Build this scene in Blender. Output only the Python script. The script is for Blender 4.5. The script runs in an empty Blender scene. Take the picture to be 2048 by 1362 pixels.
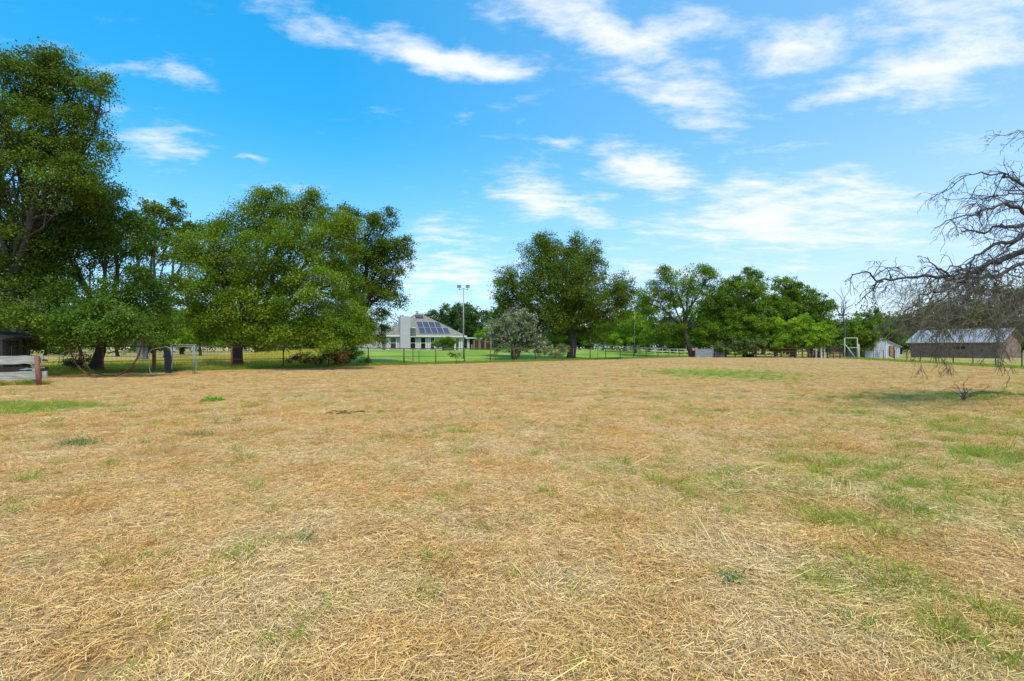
import bpy, math, random
import numpy as np
from mathutils import Vector

# ------------------------------------------------------------------ scene, camera, sky, sun
S = bpy.context.scene
C = S.collection
random.seed(7)
RNG = np.random.default_rng(11)
R = math.radians
F = 1000.0        # focal length in photograph pixels (2048 wide)
CX, HY, CH = 1024.0, 696.0, 1.45

cd = bpy.data.cameras.new('camera'); cam = bpy.data.objects.new('camera', cd); C.objects.link(cam)
cam.location = (0, 0, CH); cam.rotation_euler = (R(90), 0, 0)
cd.sensor_width = 36; cd.lens = 36 * F / 2048; cd.shift_y = 15 / 2048; cd.clip_end = 5000; cd.clip_start = 0.05
S.camera = cam
S.view_settings.view_transform = 'Standard'; S.view_settings.look = 'None'
S.view_settings.exposure = 0.3; S.view_settings.gamma = 1; S.view_settings.use_curve_mapping = False

SUN_DIR = Vector((0.12, -0.55, 1.0)).normalized()      # towards the sun
sun_el = math.asin(SUN_DIR.z); sun_az = math.atan2(SUN_DIR.x, SUN_DIR.y)
sl = bpy.data.lights.new('sun', 'SUN'); sl.energy = 3.0; sl.angle = R(3.0); sl.color = (1.0, 0.95, 0.86)
so = bpy.data.objects.new('sun', sl); C.objects.link(so)
so.rotation_euler = SUN_DIR.to_track_quat('Z', 'Y').to_euler()

W = bpy.data.worlds.new('World'); S.world = W; W.use_nodes = True
def build_world():
    nt = W.node_tree; N = nt.nodes; L = nt.links
    for n in list(N): N.remove(n)
    out = N.new('ShaderNodeOutputWorld'); bg = N.new('ShaderNodeBackground'); bg.inputs[1].default_value = 0.12
    L.new(bg.outputs[0], out.inputs[0])
    sky = N.new('ShaderNodeTexSky'); sky.sky_type = 'NISHITA'; sky.sun_disc = False
    sky.sun_elevation = sun_el; sky.sun_rotation = sun_az; sky.dust_density = 0.6; sky.ozone_density = 1.6; sky.air_density = 1.0
    hs = N.new('ShaderNodeHueSaturation'); hs.inputs['Hue'].default_value = 0.485; hs.inputs['Saturation'].default_value = 1.12
    hs.inputs['Value'].default_value = 1.0
    L.new(sky.outputs[0], hs.inputs['Color'])
    tc = N.new('ShaderNodeTexCoord'); sp = N.new('ShaderNodeSeparateXYZ'); L.new(tc.outputs['Generated'], sp.inputs[0])
    def math_(op, a, b=None, clamp=False):
        m = N.new('ShaderNodeMath'); m.operation = op; m.use_clamp = clamp
        for i, v in enumerate((a, b)):
            if v is None: continue
            if isinstance(v, (int, float)): m.inputs[i].default_value = v
            else: L.new(v, m.inputs[i])
        return m.outputs[0]
    x, y, z = sp.outputs
    grade = N.new('ShaderNodeMix'); grade.data_type = 'RGBA'; grade.blend_type = 'MULTIPLY'; grade.inputs[0].default_value = 1
    L.new(hs.outputs[0], grade.inputs[6])
    gr = N.new('ShaderNodeValToRGB'); L.new(z, gr.inputs[0]); ge = gr.color_ramp.elements
    ge[0].position = 0.0; ge[0].color = (.31, .42, .58, 1); ge[1].position = 0.62; ge[1].color = (.09, .80, 1.0, 1); gm = ge.new(.22); gm.color = (.17, .60, .80, 1)
    gx = N.new('ShaderNodeVectorMath'); gx.operation = 'SCALE'; L.new(gr.outputs[0], gx.inputs[0]); gx.inputs['Scale'].default_value = 2.15
    L.new(gx.outputs[0], grade.inputs[7])
    # cloud deck plane
    zz = math_('ADD', math_('MAXIMUM', z, 0.0), 0.12)
    cb = N.new('ShaderNodeCombineXYZ'); L.new(math_('DIVIDE', x, zz), cb.inputs[0]); L.new(math_('DIVIDE', y, zz), cb.inputs[1])
    mp = N.new('ShaderNodeMapping'); L.new(cb.outputs[0], mp.inputs[0]); mp.inputs['Rotation'].default_value = (0, 0, R(-22)); mp.inputs['Scale'].default_value = (0.9, 1.7, 1)
    n1 = N.new('ShaderNodeTexNoise'); L.new(mp.outputs[0], n1.inputs['Vector']); n1.inputs['Scale'].default_value = 1.5
    n1.inputs['Detail'].default_value = 9; n1.inputs['Roughness'].default_value = 0.58; n1.inputs['Distortion'].default_value = 0.35
    n2 = N.new('ShaderNodeTexNoise'); L.new(mp.outputs[0], n2.inputs['Vector']); n2.inputs['Scale'].default_value = 5.5
    n2.inputs['Detail'].default_value = 10; n2.inputs['Roughness'].default_value = 0.68; n2.inputs['Distortion'].default_value = 0.2
    nz = math_('ADD', math_('MULTIPLY', n1.outputs[0], 0.52), math_('MULTIPLY', n2.outputs[0], 0.48))
    # named cloud banks, each a patch of directions ahead
    yy = math_('MAXIMUM', y, 0.12)
    uv = N.new('ShaderNodeCombineXYZ'); L.new(math_('DIVIDE', x, yy), uv.inputs[0]); L.new(math_('DIVIDE', z, yy), uv.inputs[1])
    wn = N.new('ShaderNodeTexNoise'); L.new(uv.outputs[0], wn.inputs['Vector']); wn.inputs['Scale'].default_value = 5; wn.inputs['Detail'].default_value = 5
    wa = N.new('ShaderNodeVectorMath'); wa.operation = 'SUBTRACT'; L.new(wn.outputs['Color'], wa.inputs[0]); wa.inputs[1].default_value = (.5, .5, .5)
    wb = N.new('ShaderNodeVectorMath'); wb.operation = 'SCALE'; L.new(wa.outputs[0], wb.inputs[0]); wb.inputs['Scale'].default_value = 0.16
    wc = N.new('ShaderNodeVectorMath'); wc.operation = 'ADD'; L.new(uv.outputs[0], wc.inputs[0]); L.new(wb.outputs[0], wc.inputs[1])
    banks = [  # px, py, rx, ry, rot(deg, + = right end lower), strength
        (640, 35, 130, 30, 14, .8), (890, 105, 165, 34, 17, 1.0), (250, 130, 110, 14, 3, .45), (400, 160, 120, 14, 6, .4),
        (330, 290, 110, 42, -12, .6), (525, 310, 45, 10, 4, .6), (740, 205, 70, 16, 0, .4), (1120, 278, 70, 14, 4, .8),
        (1180, 40, 220, 34, 14, .8), (1340, 60, 120, 40, -8, .7), (1390, 190, 165, 52, 24, 1.0), (1620, 90, 150, 55, -24, .9),
        (1860, 130, 210, 60, -12, .95), (1700, 200, 180, 28, -18, .85), (1280, 330, 120, 62, 20, .85), (1100, 395, 130, 34, 18, .85),
        (1600, 440, 320, 62, -3, .95), (1960, 330, 120, 130, 0, .22), (1540, 300, 110, 22, 5, .55), (910, 552, 130, 30, 0, .85), (870, 470, 90, 50, 10, .6), (1850, 40, 280, 55, -5, .75),
        (1290, 490, 70, 14, 0, .6), (1000, 620, 700, 60, 0, .25), (1350, 552, 240, 22, 0, .6), (230, 230, 40, 18, 0, .5), (1450, 470, 250, 26, 0, .5), (290, 390, 60, 20, 0, .45)]
    tot = None
    for (px, py, rx, ry, rot, st) in banks:
        m = N.new('ShaderNodeMapping'); m.vector_type = 'TEXTURE'; L.new(wc.outputs[0], m.inputs[0])
        m.inputs['Location'].default_value = ((px - CX) / F, (HY - py) / F, 0); m.inputs['Rotation'].default_value = (0, 0, R(-rot))
        m.inputs['Scale'].default_value = (rx / F * 1.3, ry / F * 1.55, 1e3)
        ln = N.new('ShaderNodeVectorMath'); ln.operation = 'LENGTH'; L.new(m.outputs[0], ln.inputs[0])
        mr = N.new('ShaderNodeMapRange'); mr.interpolation_type = 'SMOOTHSTEP'; L.new(ln.outputs['Value'], mr.inputs[0])
        mr.inputs[1].default_value = 0; mr.inputs[2].default_value = 1.35; mr.inputs[3].default_value = st; mr.inputs[4].default_value = 0
        tot = mr.outputs[0] if tot is None else math_('MAXIMUM', tot, mr.outputs[0])
    ahead = N.new('ShaderNodeMapRange'); L.new(y, ahead.inputs[0]); ahead.inputs[1].default_value = 0.35; ahead.inputs[2].default_value = 0.0
    ahead.inputs[3].default_value = 0; ahead.inputs[4].default_value = 0.36                  # elsewhere the same broken cloud, by noise alone
    bias = math_('ADD', tot, ahead.outputs[0])
    v = math_('ADD', math_('MULTIPLY', math_('SUBTRACT', nz, 0.5), 4.0), math_('MULTIPLY', bias, 1.05))
    mr = N.new('ShaderNodeMapRange'); mr.interpolation_type = 'SMOOTHSTEP'; L.new(v, mr.inputs[0]); mr.inputs[1].default_value = 0.16; mr.inputs[2].default_value = 1.30
    mr.inputs[3].default_value = 0; mr.inputs[4].default_value = 0.95
    # thin veil, thicker low down
    vl = N.new('ShaderNodeMapRange'); vl.interpolation_type = 'SMOOTHSTEP'; L.new(z, vl.inputs[0]); vl.inputs[1].default_value = 0.42; vl.inputs[2].default_value = 0.0
    vl.inputs[3].default_value = 0.0; vl.inputs[4].default_value = 0.38
    vr = N.new('ShaderNodeMapRange'); L.new(x, vr.inputs[0]); vr.inputs[1].default_value = -0.3; vr.inputs[2].default_value = 0.8; vr.inputs[3].default_value = 0.0; vr.inputs[4].default_value = 0.28
    veil = math_('ADD', vl.outputs[0], math_('MULTIPLY', vr.outputs[0], 1.0))
    dens = math_('SUBTRACT', 1.0, math_('MULTIPLY', math_('SUBTRACT', 1.0, mr.outputs[0]), math_('SUBTRACT', 1.0, veil)))
    mix = N.new('ShaderNodeMix'); mix.data_type = 'RGBA'; L.new(dens, mix.inputs[0]); L.new(grade.outputs[2], mix.inputs[6])
    mix.inputs[7].default_value = (7.0, 7.2, 7.5, 1)
    L.new(mix.outputs[2], bg.inputs[0])
build_world()

# ------------------------------------------------------------------ small numeric helpers
def hash2(ix, iy, s):
    h = (ix.astype(np.int64) * 374761393 + iy.astype(np.int64) * 668265263 + s * 1442695041) & 0xffffffff
    h = ((h ^ (h >> 13)) * 1274126177) & 0xffffffff
    return ((h ^ (h >> 16)) & 0xffff) / 65535.0
def vnoise(x, y, s=0):
    ix = np.floor(x); iy = np.floor(y); fx = x - ix; fy = y - iy
    fx = fx * fx * (3 - 2 * fx); fy = fy * fy * (3 - 2 * fy)
    a = hash2(ix, iy, s); b = hash2(ix + 1, iy, s); c = hash2(ix, iy + 1, s); d = hash2(ix + 1, iy + 1, s)
    return (a * (1 - fx) + b * fx) * (1 - fy) + (c * (1 - fx) + d * fx) * fy
def fbm(x, y, s=0, o=4):
    t = 0; a = .5; n = 0
    for i in range(o):
        t = t + a * vnoise(x, y, s + i * 17); n += a; a *= .5; x = x * 2.03 + 5.2; y = y * 2.03 + 1.3
    return t / n
def sstep(a, b, x):
    t = np.clip((x - a) / (b - a), 0, 1); return t * t * (3 - 2 * t)
def gz(x, y):
    x = np.asarray(x, float); y = np.asarray(y, float)
    s = (y - x - 52) / 1.414
    rise = 1.12 * sstep(1, 26, s) * sstep(-34, -24, x) * (1 - .55 * sstep(10, 42, x))
    d = np.hypot(x, y)
    b = (fbm(x * .35, y * .35, 3, 3) - .5) * .10 * sstep(2, 8, d) + (fbm(x * 1.7, y * 1.7, 9, 2) - .5) * .035
    return rise + b * (1 - sstep(40, 70, d) * .8)
def gzf(x, y): return float(gz(x, y))
def at(px, py, D): return Vector(((px - CX) / F * D, D, CH + (HY - py) / F * D))
def gp(px, D):
    X = (px - CX) / F * D; return Vector((X, D, gzf(X, D)))

# how green the pasture is at a place
SPOTS = [(11.6, 29, 4.0, 7.0, 1.1), (15.0, 31, 2.8, 4.5, .8), (-11.9, 12.0, 2.4, 1.3, 1.6), (-12.9, 11.6, 1.4, 1.2, 1.1), (-8.1, 13.5, .35, .3, 1.2), (-8.9, 11.3, .35, .25, .9), (-7.3, 11.4, .3, .3, .8),
         (13, 14.5, 4.5, 2.2, .45), (9, 8.5, 3.0, 2.6, .55), (4.2, 5.5, 1.6, 2.2, .55), (2.3, 2.75, .7, .9, .6), (2.9, 4.0, .45, .35, 1.0), (3.5, 4.3, .5, .35, .8),
         (4.6, 4.9, .6, .5, .8), (6.6, 6.6, .9, .8, .8), (.5, 2.5, .3, .3, .55), (-.7, 3.1, .22, .2, .5), (1.9, 5.2, .6, .3, .6), (-9.8, 12.2, .5, .35, .6),
         (-10.2, 10.9, .6, .3, .5), (1.6, 6.2, 1.0, .5, .4), (8.0, 11.0, 3, 2.2, .35), (3, 2.4, .6, .5, .5), (7.5, 5.5, 1.6, 2.4, .6)]
def green(x, y):
    x = np.asarray(x, float); y = np.asarray(y, float)
    n = fbm(x * .9, y * .9, 41, 4); n2 = fbm(x * 3.1, y * 3.1, 51, 3)
    g = np.zeros_like(x)
    for (a, b, rx, ry, st) in SPOTS:
        d = np.hypot((x - a) / rx, (y - b) / ry) + (n2 - .5) * 1.3
        g = np.maximum(g, st * (1 - sstep(.45, 1.25, d)))
    g = g * (.45 + 1.1 * n2)
    g = g + .30 * sstep(.56, .78, n) * sstep(-3, 6, x) + .12 * sstep(.6, .8, n)
    edge = (y - x - 52) / 1.414
    g = g + .55 * sstep(-2.2, .2, edge + (n - .5) * 2)
    re = (x - 36 - (y - 35) * .31)
    g = g + .6 * sstep(-2.5, 0, re)
    return np.clip(np.where(g < .9, g * .66, g), 0, 1.2)

# ------------------------------------------------------------------ materials
def newmat(name):
    m = bpy.data.materials.new(name); m.use_nodes = True
    nt = m.node_tree; b = nt.nodes['Principled BSDF']
    return m, nt, nt.nodes, nt.links, b
def simple(name, col, rough=.7, var=.25, scale=6, metal=0, bump=.0, spec=.4, stretch=(1, 1, 1)):
    m, nt, N, L, b = newmat(name)
    b.inputs['Roughness'].default_value = rough; b.inputs['Metallic'].default_value = metal; b.inputs['Specular IOR Level'].default_value = spec
    tc = N.new('ShaderNodeTexCoord'); mp = N.new('ShaderNodeMapping'); L.new(tc.outputs['Object'], mp.inputs[0]); mp.inputs['Scale'].default_value = stretch
    n = N.new('ShaderNodeTexNoise'); n.inputs['Scale'].default_value = scale; n.inputs['Detail'].default_value = 6; n.inputs['Roughness'].default_value = .65
    L.new(mp.outputs[0], n.inputs['Vector'])
    r = N.new('ShaderNodeValToRGB'); L.new(n.outputs[0], r.inputs[0])
    r.color_ramp.elements[0].position = .3; r.color_ramp.elements[1].position = .72
    r.color_ramp.elements[0].color = tuple(c * (1 - var) for c in col) + (1,); r.color_ramp.elements[1].color = tuple(min(1, c * (1 + var)) for c in col) + (1,)
    L.new(r.outputs[0], b.inputs['Base Color'])
    if bump:
        bp = N.new('ShaderNodeBump'); bp.inputs['Strength'].default_value = bump; bp.inputs['Distance'].default_value = .03
        L.new(n.outputs[0], bp.inputs['Height']); L.new(bp.outputs[0], b.inputs['Normal'])
    return m
def leafmat(name, col, trans=.35, hue=.0):
    m, nt, N, L, b = newmat(name)
    at_ = N.new('ShaderNodeAttribute'); at_.attribute_name = 'tint'
    mx = N.new('ShaderNodeMix'); mx.data_type = 'RGBA'; mx.blend_type = 'MULTIPLY'; mx.inputs[0].default_value = 1
    mx.inputs[6].default_value = tuple(col) + (1,); L.new(at_.outputs['Color'], mx.inputs[7])
    L.new(mx.outputs[2], b.inputs['Base Color']); b.inputs['Roughness'].default_value = .55; b.inputs['Specular IOR Level'].default_value = .10
    tr = N.new('ShaderNodeBsdfTranslucent')
    m2 = N.new('ShaderNodeMix'); m2.data_type = 'RGBA'; m2.blend_type = 'MULTIPLY'; m2.inputs[0].default_value = 1
    L.new(mx.outputs[2], m2.inputs[6]); m2.inputs[7].default_value = (1.25, 1.25, .6, 1); L.new(m2.outputs[2], tr.inputs[0])
    ms = N.new('ShaderNodeMixShader'); ms.inputs[0].default_value = trans
    L.new(b.outputs[0], ms.inputs[1]); L.new(tr.outputs[0], ms.inputs[2]); L.new(ms.outputs[0], N['Material Output'].inputs[0])
    return m
def strawmat(name, use_green=True):
    m, nt, N, L, b = newmat(name)
    at_ = N.new('ShaderNodeAttribute'); at_.attribute_name = 'tint'
    g = N.new('ShaderNodeNewGeometry')
    def noise(sc, det=3):
        n = N.new('ShaderNodeTexNoise'); n.inputs['Scale'].default_value = sc; n.inputs['Detail'].default_value = det; L.new(g.outputs['Position'], n.inputs['Vector']); return n
    n = noise(.9, 5)
    r = N.new('ShaderNodeValToRGB'); L.new(n.outputs[0], r.inputs[0]); e = r.color_ramp.elements
    e[0].position = .36; e[0].color = (1.0, .60, .26, 1); e[1].position = .66; e[1].color = (1.0, .71, .43, 1)
    el = e.new(.5); el.color = (1.0, .66, .35, 1)
    ga = N.new('ShaderNodeAttribute'); ga.attribute_type = 'INSTANCER'; ga.attribute_name = 'green'
    mg = N.new('ShaderNodeMix'); mg.data_type = 'RGBA'; L.new(r.outputs[0], mg.inputs[6]); mg.inputs[7].default_value = (.58, .66, .18, 1)
    mm = N.new('ShaderNodeMath'); mm.operation = 'MULTIPLY'; mm.use_clamp = True; L.new(ga.outputs['Fac'], mm.inputs[0]); mm.inputs[1].default_value = .5
    L.new(mm.outputs[0], mg.inputs[0])
    mx = N.new('ShaderNodeMix'); mx.data_type = 'RGBA'; mx.blend_type = 'MULTIPLY'; mx.inputs[0].default_value = 1
    L.new(mg.outputs[2] if use_green else r.outputs[0], mx.inputs[6]); L.new(at_.outputs['Color'], mx.inputs[7])
    L.new(mx.outputs[2], b.inputs['Base Color']); b.inputs['Roughness'].default_value = .6; b.inputs['Specular IOR Level'].default_value = .3
    return m

M = dict(
    rust=simple('rusty_pipe', (.16, .055, .030), .7, .45, 9), redpost=simple('red_painted_post', (.24, .085, .045), .7, .4, 7),
    brownpost=simple('brown_post', (.24, .12, .04), .8, .3, 9), steel=simple('dark_steel', (.05, .05, .05), .6, .3, 9, .3),
    galv=simple('galvanised_pipe', (.30, .30, .30), .55, .3, 9, .3), wire=simple('wire', (.10, .085, .07), .6, .2, 5, .3),
    board=simple('weathered_board', (.38, .34, .28), .9, .55, 3, 0, .7, .2, (.6, 4, 9)), darkwood=simple('dark_wood', (.032, .025, .021), .9, .4, 5, 0, .3),  # dark_wood darkened so its colour also carries the tree shade on the lean-to
    palewood=simple('pale_timber', (.50, .45, .36), .85, .25, 4), tin=simple('corrugated_tin', (.24, .25, .26), .6, .3, 3, .2),
    rubber=simple('black_rubber', (.012, .014, .018), .8, .3, 5), blacktube=simple('black_hose', (.02, .02, .02), .5, .2),
    siding=simple('grey_siding', (.46, .385, .385), .7, .10, 5), white=simple('white_trim', (.68, .60, .56), .6, .14, 5),
    shingle=simple('roof_shingle', (.225, .182, .14), .9, .3, 2.2, 0, .3), glass=simple('dark_glass', (.012, .013, .014), .08, .1, 3, 0, 0, .6),
    panel=simple('solar_cells', (.060, .056, .070), .5, .2, 2, .1, 0, .5), frame=simple('aluminium_frame', (.55, .56, .58), .4, .1, 5, .5),
    slab=simple('concrete', (.45, .42, .37), .85, .15, 3), brick=simple('brown_brick_wall', (.22, .135, .105), .85, .4, 1.6), barnroof=simple('metal_barn_roof', (.30, .295, .305), .65, .35, .7, .05),
    pinkred=simple('faded_red_paint', (.42, .13, .09), .6, .2), bark=simple('bark', (.085, .068, .052), .95, .45, 5, 0, .8, .2, (1, 1, .3)),
    palebark=simple('grey_bark', (.20, .185, .165), .95, .35, 5, 0, .8, .2, (1, 1, .3)), deadbark=simple('dead_bark', (.080, .068, .060), .95, .45, 5, 0, .6, .2),
    twig=simple('dead_twig', (.15, .118, .075), .95, .45, 2), greytwig=simple('grey_dead_twig', (.11, .095, .085), .95, .35, 2), soil=simple('soil', (.07, .05, .035), 1, .4, 8, 0, .5),
    shedgrey=simple('shed_sheet', (.46, .44, .46), .6, .2, 1.5, .15), orange=simple('orange_wood', (.38, .17, .06), .8, .3), greenlouvre=simple('green_paint', (.12, .20, .14), .6, .2),
    straw=strawmat('straw'), stub=strawmat('stubble'),
    grass=leafmat('green_blade', (.27, .40, .055), .35), weed=leafmat('grey_green_weed', (.17, .25, .09), .25), lawnblade=leafmat('lawn_blade', (.18, .40, .04), .3),
)

def ground_material():
    m, nt, N, L, b = newmat('pasture_ground')
    a = N.new('ShaderNodeAttribute'); a.attribute_name = 'tint'
    g = N.new('ShaderNodeNewGeometry')
    def noise(sc, det, st=(1, 1, 1), rough=.6):
        mp = N.new('ShaderNodeMapping'); L.new(g.outputs['Position'], mp.inputs[0]); mp.inputs['Scale'].default_value = st
        n = N.new('ShaderNodeTexNoise'); n.inputs['Scale'].default_value = sc; n.inputs['Detail'].default_value = det; n.inputs['Roughness'].default_value = rough; L.new(mp.outputs[0], n.inputs['Vector']); return n
    n1 = noise(.25, 5); n2 = noise(9, 8, (1, 1, 1), .75)
    r1 = N.new('ShaderNodeValToRGB'); L.new(n1.outputs[0], r1.inputs[0]); e = r1.color_ramp.elements
    e[0].position = .35; e[0].color = (.46, .27, .10, 1); e[1].position = .65; e[1].color = (.50, .33, .15, 1)
    r2 = N.new('ShaderNodeValToRGB'); L.new(n2.outputs[0], r2.inputs[0]); e = r2.color_ramp.elements
    e[0].position = .35; e[0].color = (.58, .54, .48, 1); e[1].position = .62; e[1].color = (1.1, 1.08, 1.05, 1)
    mx = N.new('ShaderNodeMix'); mx.data_type = 'RGBA'; mx.blend_type = 'MULTIPLY'; mx.inputs[0].default_value = 1; L.new(r1.outputs[0], mx.inputs[6]); L.new(r2.outputs[0], mx.inputs[7])
    mg = N.new('ShaderNodeMix'); mg.data_type = 'RGBA'; L.new(mx.outputs[2], mg.inputs[6]); mg.inputs[7].default_value = (.25, .31, .05, 1)
    mm = N.new('ShaderNodeMath'); mm.operation = 'MULTIPLY'; mm.use_clamp = True; sep = N.new('ShaderNodeSeparateColor'); L.new(a.outputs['Color'], sep.inputs[0])
    L.new(sep.outputs[0], mm.inputs[0]); mm.inputs[1].default_value = .7; L.new(mm.outputs[0], mg.inputs[0])
    L.new(mg.outputs[2], b.inputs['Base Color']); b.inputs['Roughness'].default_value = .95; b.inputs['Specular IOR Level'].default_value = .1
    bp = N.new('ShaderNodeBump'); bp.inputs['Strength'].default_value = .7; bp.inputs['Distance'].default_value = .05; L.new(n2.outputs[0], bp.inputs['Height']); L.new(bp.outputs[0], b.inputs['Normal'])
    return m
def lawn_material():
    m, nt, N, L, b = newmat('mown_lawn')
    g = N.new('ShaderNodeNewGeometry')
    n1 = N.new('ShaderNodeTexNoise'); n1.inputs['Scale'].default_value = .22; n1.inputs['Detail'].default_value = 7; L.new(g.outputs['Position'], n1.inputs['Vector'])
    r1 = N.new('ShaderNodeValToRGB'); L.new(n1.outputs[0], r1.inputs[0]); e = r1.color_ramp.elements
    e[0].position = .36; e[0].color = (.15, .25, .024, 1); e[1].position = .68; e[1].color = (.34, .35, .08, 1)
    el = e.new(.52); el.color = (.21, .32, .032, 1)
    L.new(r1.outputs[0], b.inputs['Base Color']); b.inputs['Roughness'].default_value = .9; b.inputs['Specular IOR Level'].default_value = .1
    return m

# ------------------------------------------------------------------ mesh builders
def mesh_np(name, V, Fq, tint=None, mat=None, smooth=False):
    V = np.asarray(V, np.float32); Fq = np.asarray(Fq, np.int32); k = Fq.shape[1]
    me = bpy.data.meshes.new(name); me.vertices.add(len(V)); me.vertices.foreach_set('co', V.ravel())
    me.loops.add(Fq.size); me.loops.foreach_set('vertex_index', Fq.ravel())
    me.polygons.add(len(Fq)); me.polygons.foreach_set('loop_start', np.arange(0, Fq.size, k, dtype=np.int32))
    me.update(calc_edges=True)
    if smooth: me.polygons.foreach_set('use_smooth', np.ones(len(Fq), bool))
    if tint is not None:
        t = np.asarray(tint, np.float32)
        dom = 'FACE' if len(t) == len(Fq) else 'POINT'
        a = me.attributes.new('tint', 'FLOAT_COLOR', dom)
        a.data.foreach_set('color', np.concatenate([t, np.ones((len(t), 1), np.float32)], 1).ravel())
    if mat: me.materials.append(mat)
    me.validate()
    return me
class MB:
    def __init__(s): s.v = []; s.f = []
    def add(s, vs, fs):
        o = len(s.v); s.v += [tuple(v) for v in vs]; s.f += [tuple(i + o for i in f) for f in fs]; return s
    def box(s, a, b):
        x0, y0, z0 = a; x1, y1, z1 = b
        return s.add([(x0, y0, z0), (x1, y0, z0), (x1, y1, z0), (x0, y1, z0), (x0, y0, z1), (x1, y0, z1), (x1, y1, z1), (x0, y1, z1)],
                     [(3, 2, 1, 0), (4, 5, 6, 7), (0, 1, 5, 4), (1, 2, 6, 5), (2, 3, 7, 6), (3, 0, 4, 7)])
    def beam(s, p, q, w, h=None, up=(0, 0, 1)):
        h = w if h is None else h
        p = Vector(p); q = Vector(q); d = (q - p).normalized(); u = Vector(up)
        if abs(d.dot(u)) > .95: u = Vector((0, 1, 0))
        a = d.cross(u).normalized(); c = a.cross(d).normalized(); a *= w / 2; c *= h / 2
        vs = [p - a - c, p + a - c, p + a + c, p - a + c, q - a - c, q + a - c, q + a + c, q - a + c]
        return s.add(vs, [(0, 1, 2, 3), (7, 6, 5, 4), (0, 4, 5, 1), (1, 5, 6, 2), (2, 6, 7, 3), (3, 7, 4, 0)])
    def tube(s, pts, rad, n=8, caps=True):
        pts = [Vector(p) for p in pts]; rs = rad if isinstance(rad, (list, tuple)) else [rad] * len(pts)
        vs = []; fs = []; u = None
        for i, p in enumerate(pts):
            d = (pts[min(i + 1, len(pts) - 1)] - pts[max(i - 1, 0)])
            d = d.normalized() if d.length > 1e-9 else Vector((0, 0, 1))
            if u is None:
                u = d.orthogonal().normalized()
            else:
                u = u - d * u.dot(d); u = u.normalized() if u.length > 1e-6 else d.orthogonal().normalized()
            w = d.cross(u)
            for k in range(n):
                t = 2 * math.pi * k / n; vs.append(p + (u * math.cos(t) + w * math.sin(t)) * rs[i])
        for i in range(len(pts) - 1):
            for k in range(n):
                a = i * n + k; b = i * n + (k + 1) % n; fs.append((a, b, b + n, a + n))
        if caps: fs.append(tuple(range(n - 1, -1, -1))); fs.append(tuple((len(pts) - 1) * n + k for k in range(n)))
        return s.add(vs, fs)
    def build(s, name, mat, parent=None, smooth=False, origin=None):
        me = bpy.data.meshes.new(name)
        o3 = Vector(origin) if origin is not None else Vector((0, 0, 0))
        me.from_pydata([tuple(Vector(v) - o3) for v in s.v], [], s.f); me.update()
        if smooth: me.polygons.foreach_set('use_smooth', [True] * len(me.polygons))
        me.materials.append(mat)
        o = bpy.data.objects.new(name, me); C.objects.link(o); o.location = o3
        if parent: o.parent = parent
        return o
def link(name, me, parent=None, loc=(0, 0, 0)):
    o = bpy.data.objects.new(name, me); C.objects.link(o); o.location = loc
    if parent: o.parent = parent
    return o
def tag(o, label=None, cat=None, group=None, kind=None):
    if label: o['label'] = label
    if cat: o['category'] = cat
    if group: o['group'] = group
    if kind: o['kind'] = kind
    return o
def empty(name, loc, label, cat, group=None, rz=0):
    o = bpy.data.objects.new(name, None); C.objects.link(o); o.location = loc; o.rotation_euler = (0, 0, rz); o.empty_display_size = .2
    return tag(o, label, cat, group)
def copy_tree(o, parent=None):
    c = o.copy(); C.objects.link(c); c.parent = parent
    for ch in list(o.children): copy_tree(ch, c)
    return c

# ------------------------------------------------------------------ the ground
def axis(neg, pos, s0, grow):
    def half(m):
        r = [0.0]; s = s0
        while r[-1] < m: r.append(r[-1] + s); s = s0 + r[-1] * grow
        return r
    return np.array(sorted(set([-v for v in half(neg)] + half(pos))))
def sheet(name, xs, ys, mat, dz=0, mask=None, tint=True):
    X, Y = np.meshgrid(xs, ys); Z = gz(X, Y) + dz
    V = np.stack([X, Y, Z], -1).reshape(-1, 3); nx, ny = len(xs), len(ys)
    i = np.arange((ny - 1) * (nx - 1)); r = i // (nx - 1); c = i % (nx - 1); a = r * nx + c
    Q = np.stack([a, a + 1, a + nx + 1, a + nx], 1)
    if mask is not None: Q = Q[mask(V[Q].mean(1))]
    used = np.unique(Q); rem = np.zeros(len(V), np.int32); rem[used] = np.arange(len(used)); V = V[used]; Q = rem[Q]
    g = green(V[:, 0], V[:, 1]); t = np.stack([g, g, g], 1)
    return link(name, mesh_np(name, V, Q, t, mat, True))
xs = axis(1600, 1600, .35, .035); ys = axis(60, 2200, .35, .032)
tag(sheet('ground', xs, ys, ground_material()), kind='structure')
def lawnmask(c):
    x, y = c[:, 0], c[:, 1]; n = fbm(x * .5, y * .5, 77, 3) - .5
    return ((y - x - 52) / 1.414 > .6 + n * 1.5) & (x / y > -.40 + n * .10) & (y < 260) & (x < 60 + y * .1)
tag(sheet('lawn', np.arange(-70, 70, .7), np.arange(36, 200, .7), lawn_material(), .006, lawnmask), kind='structure')

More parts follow.
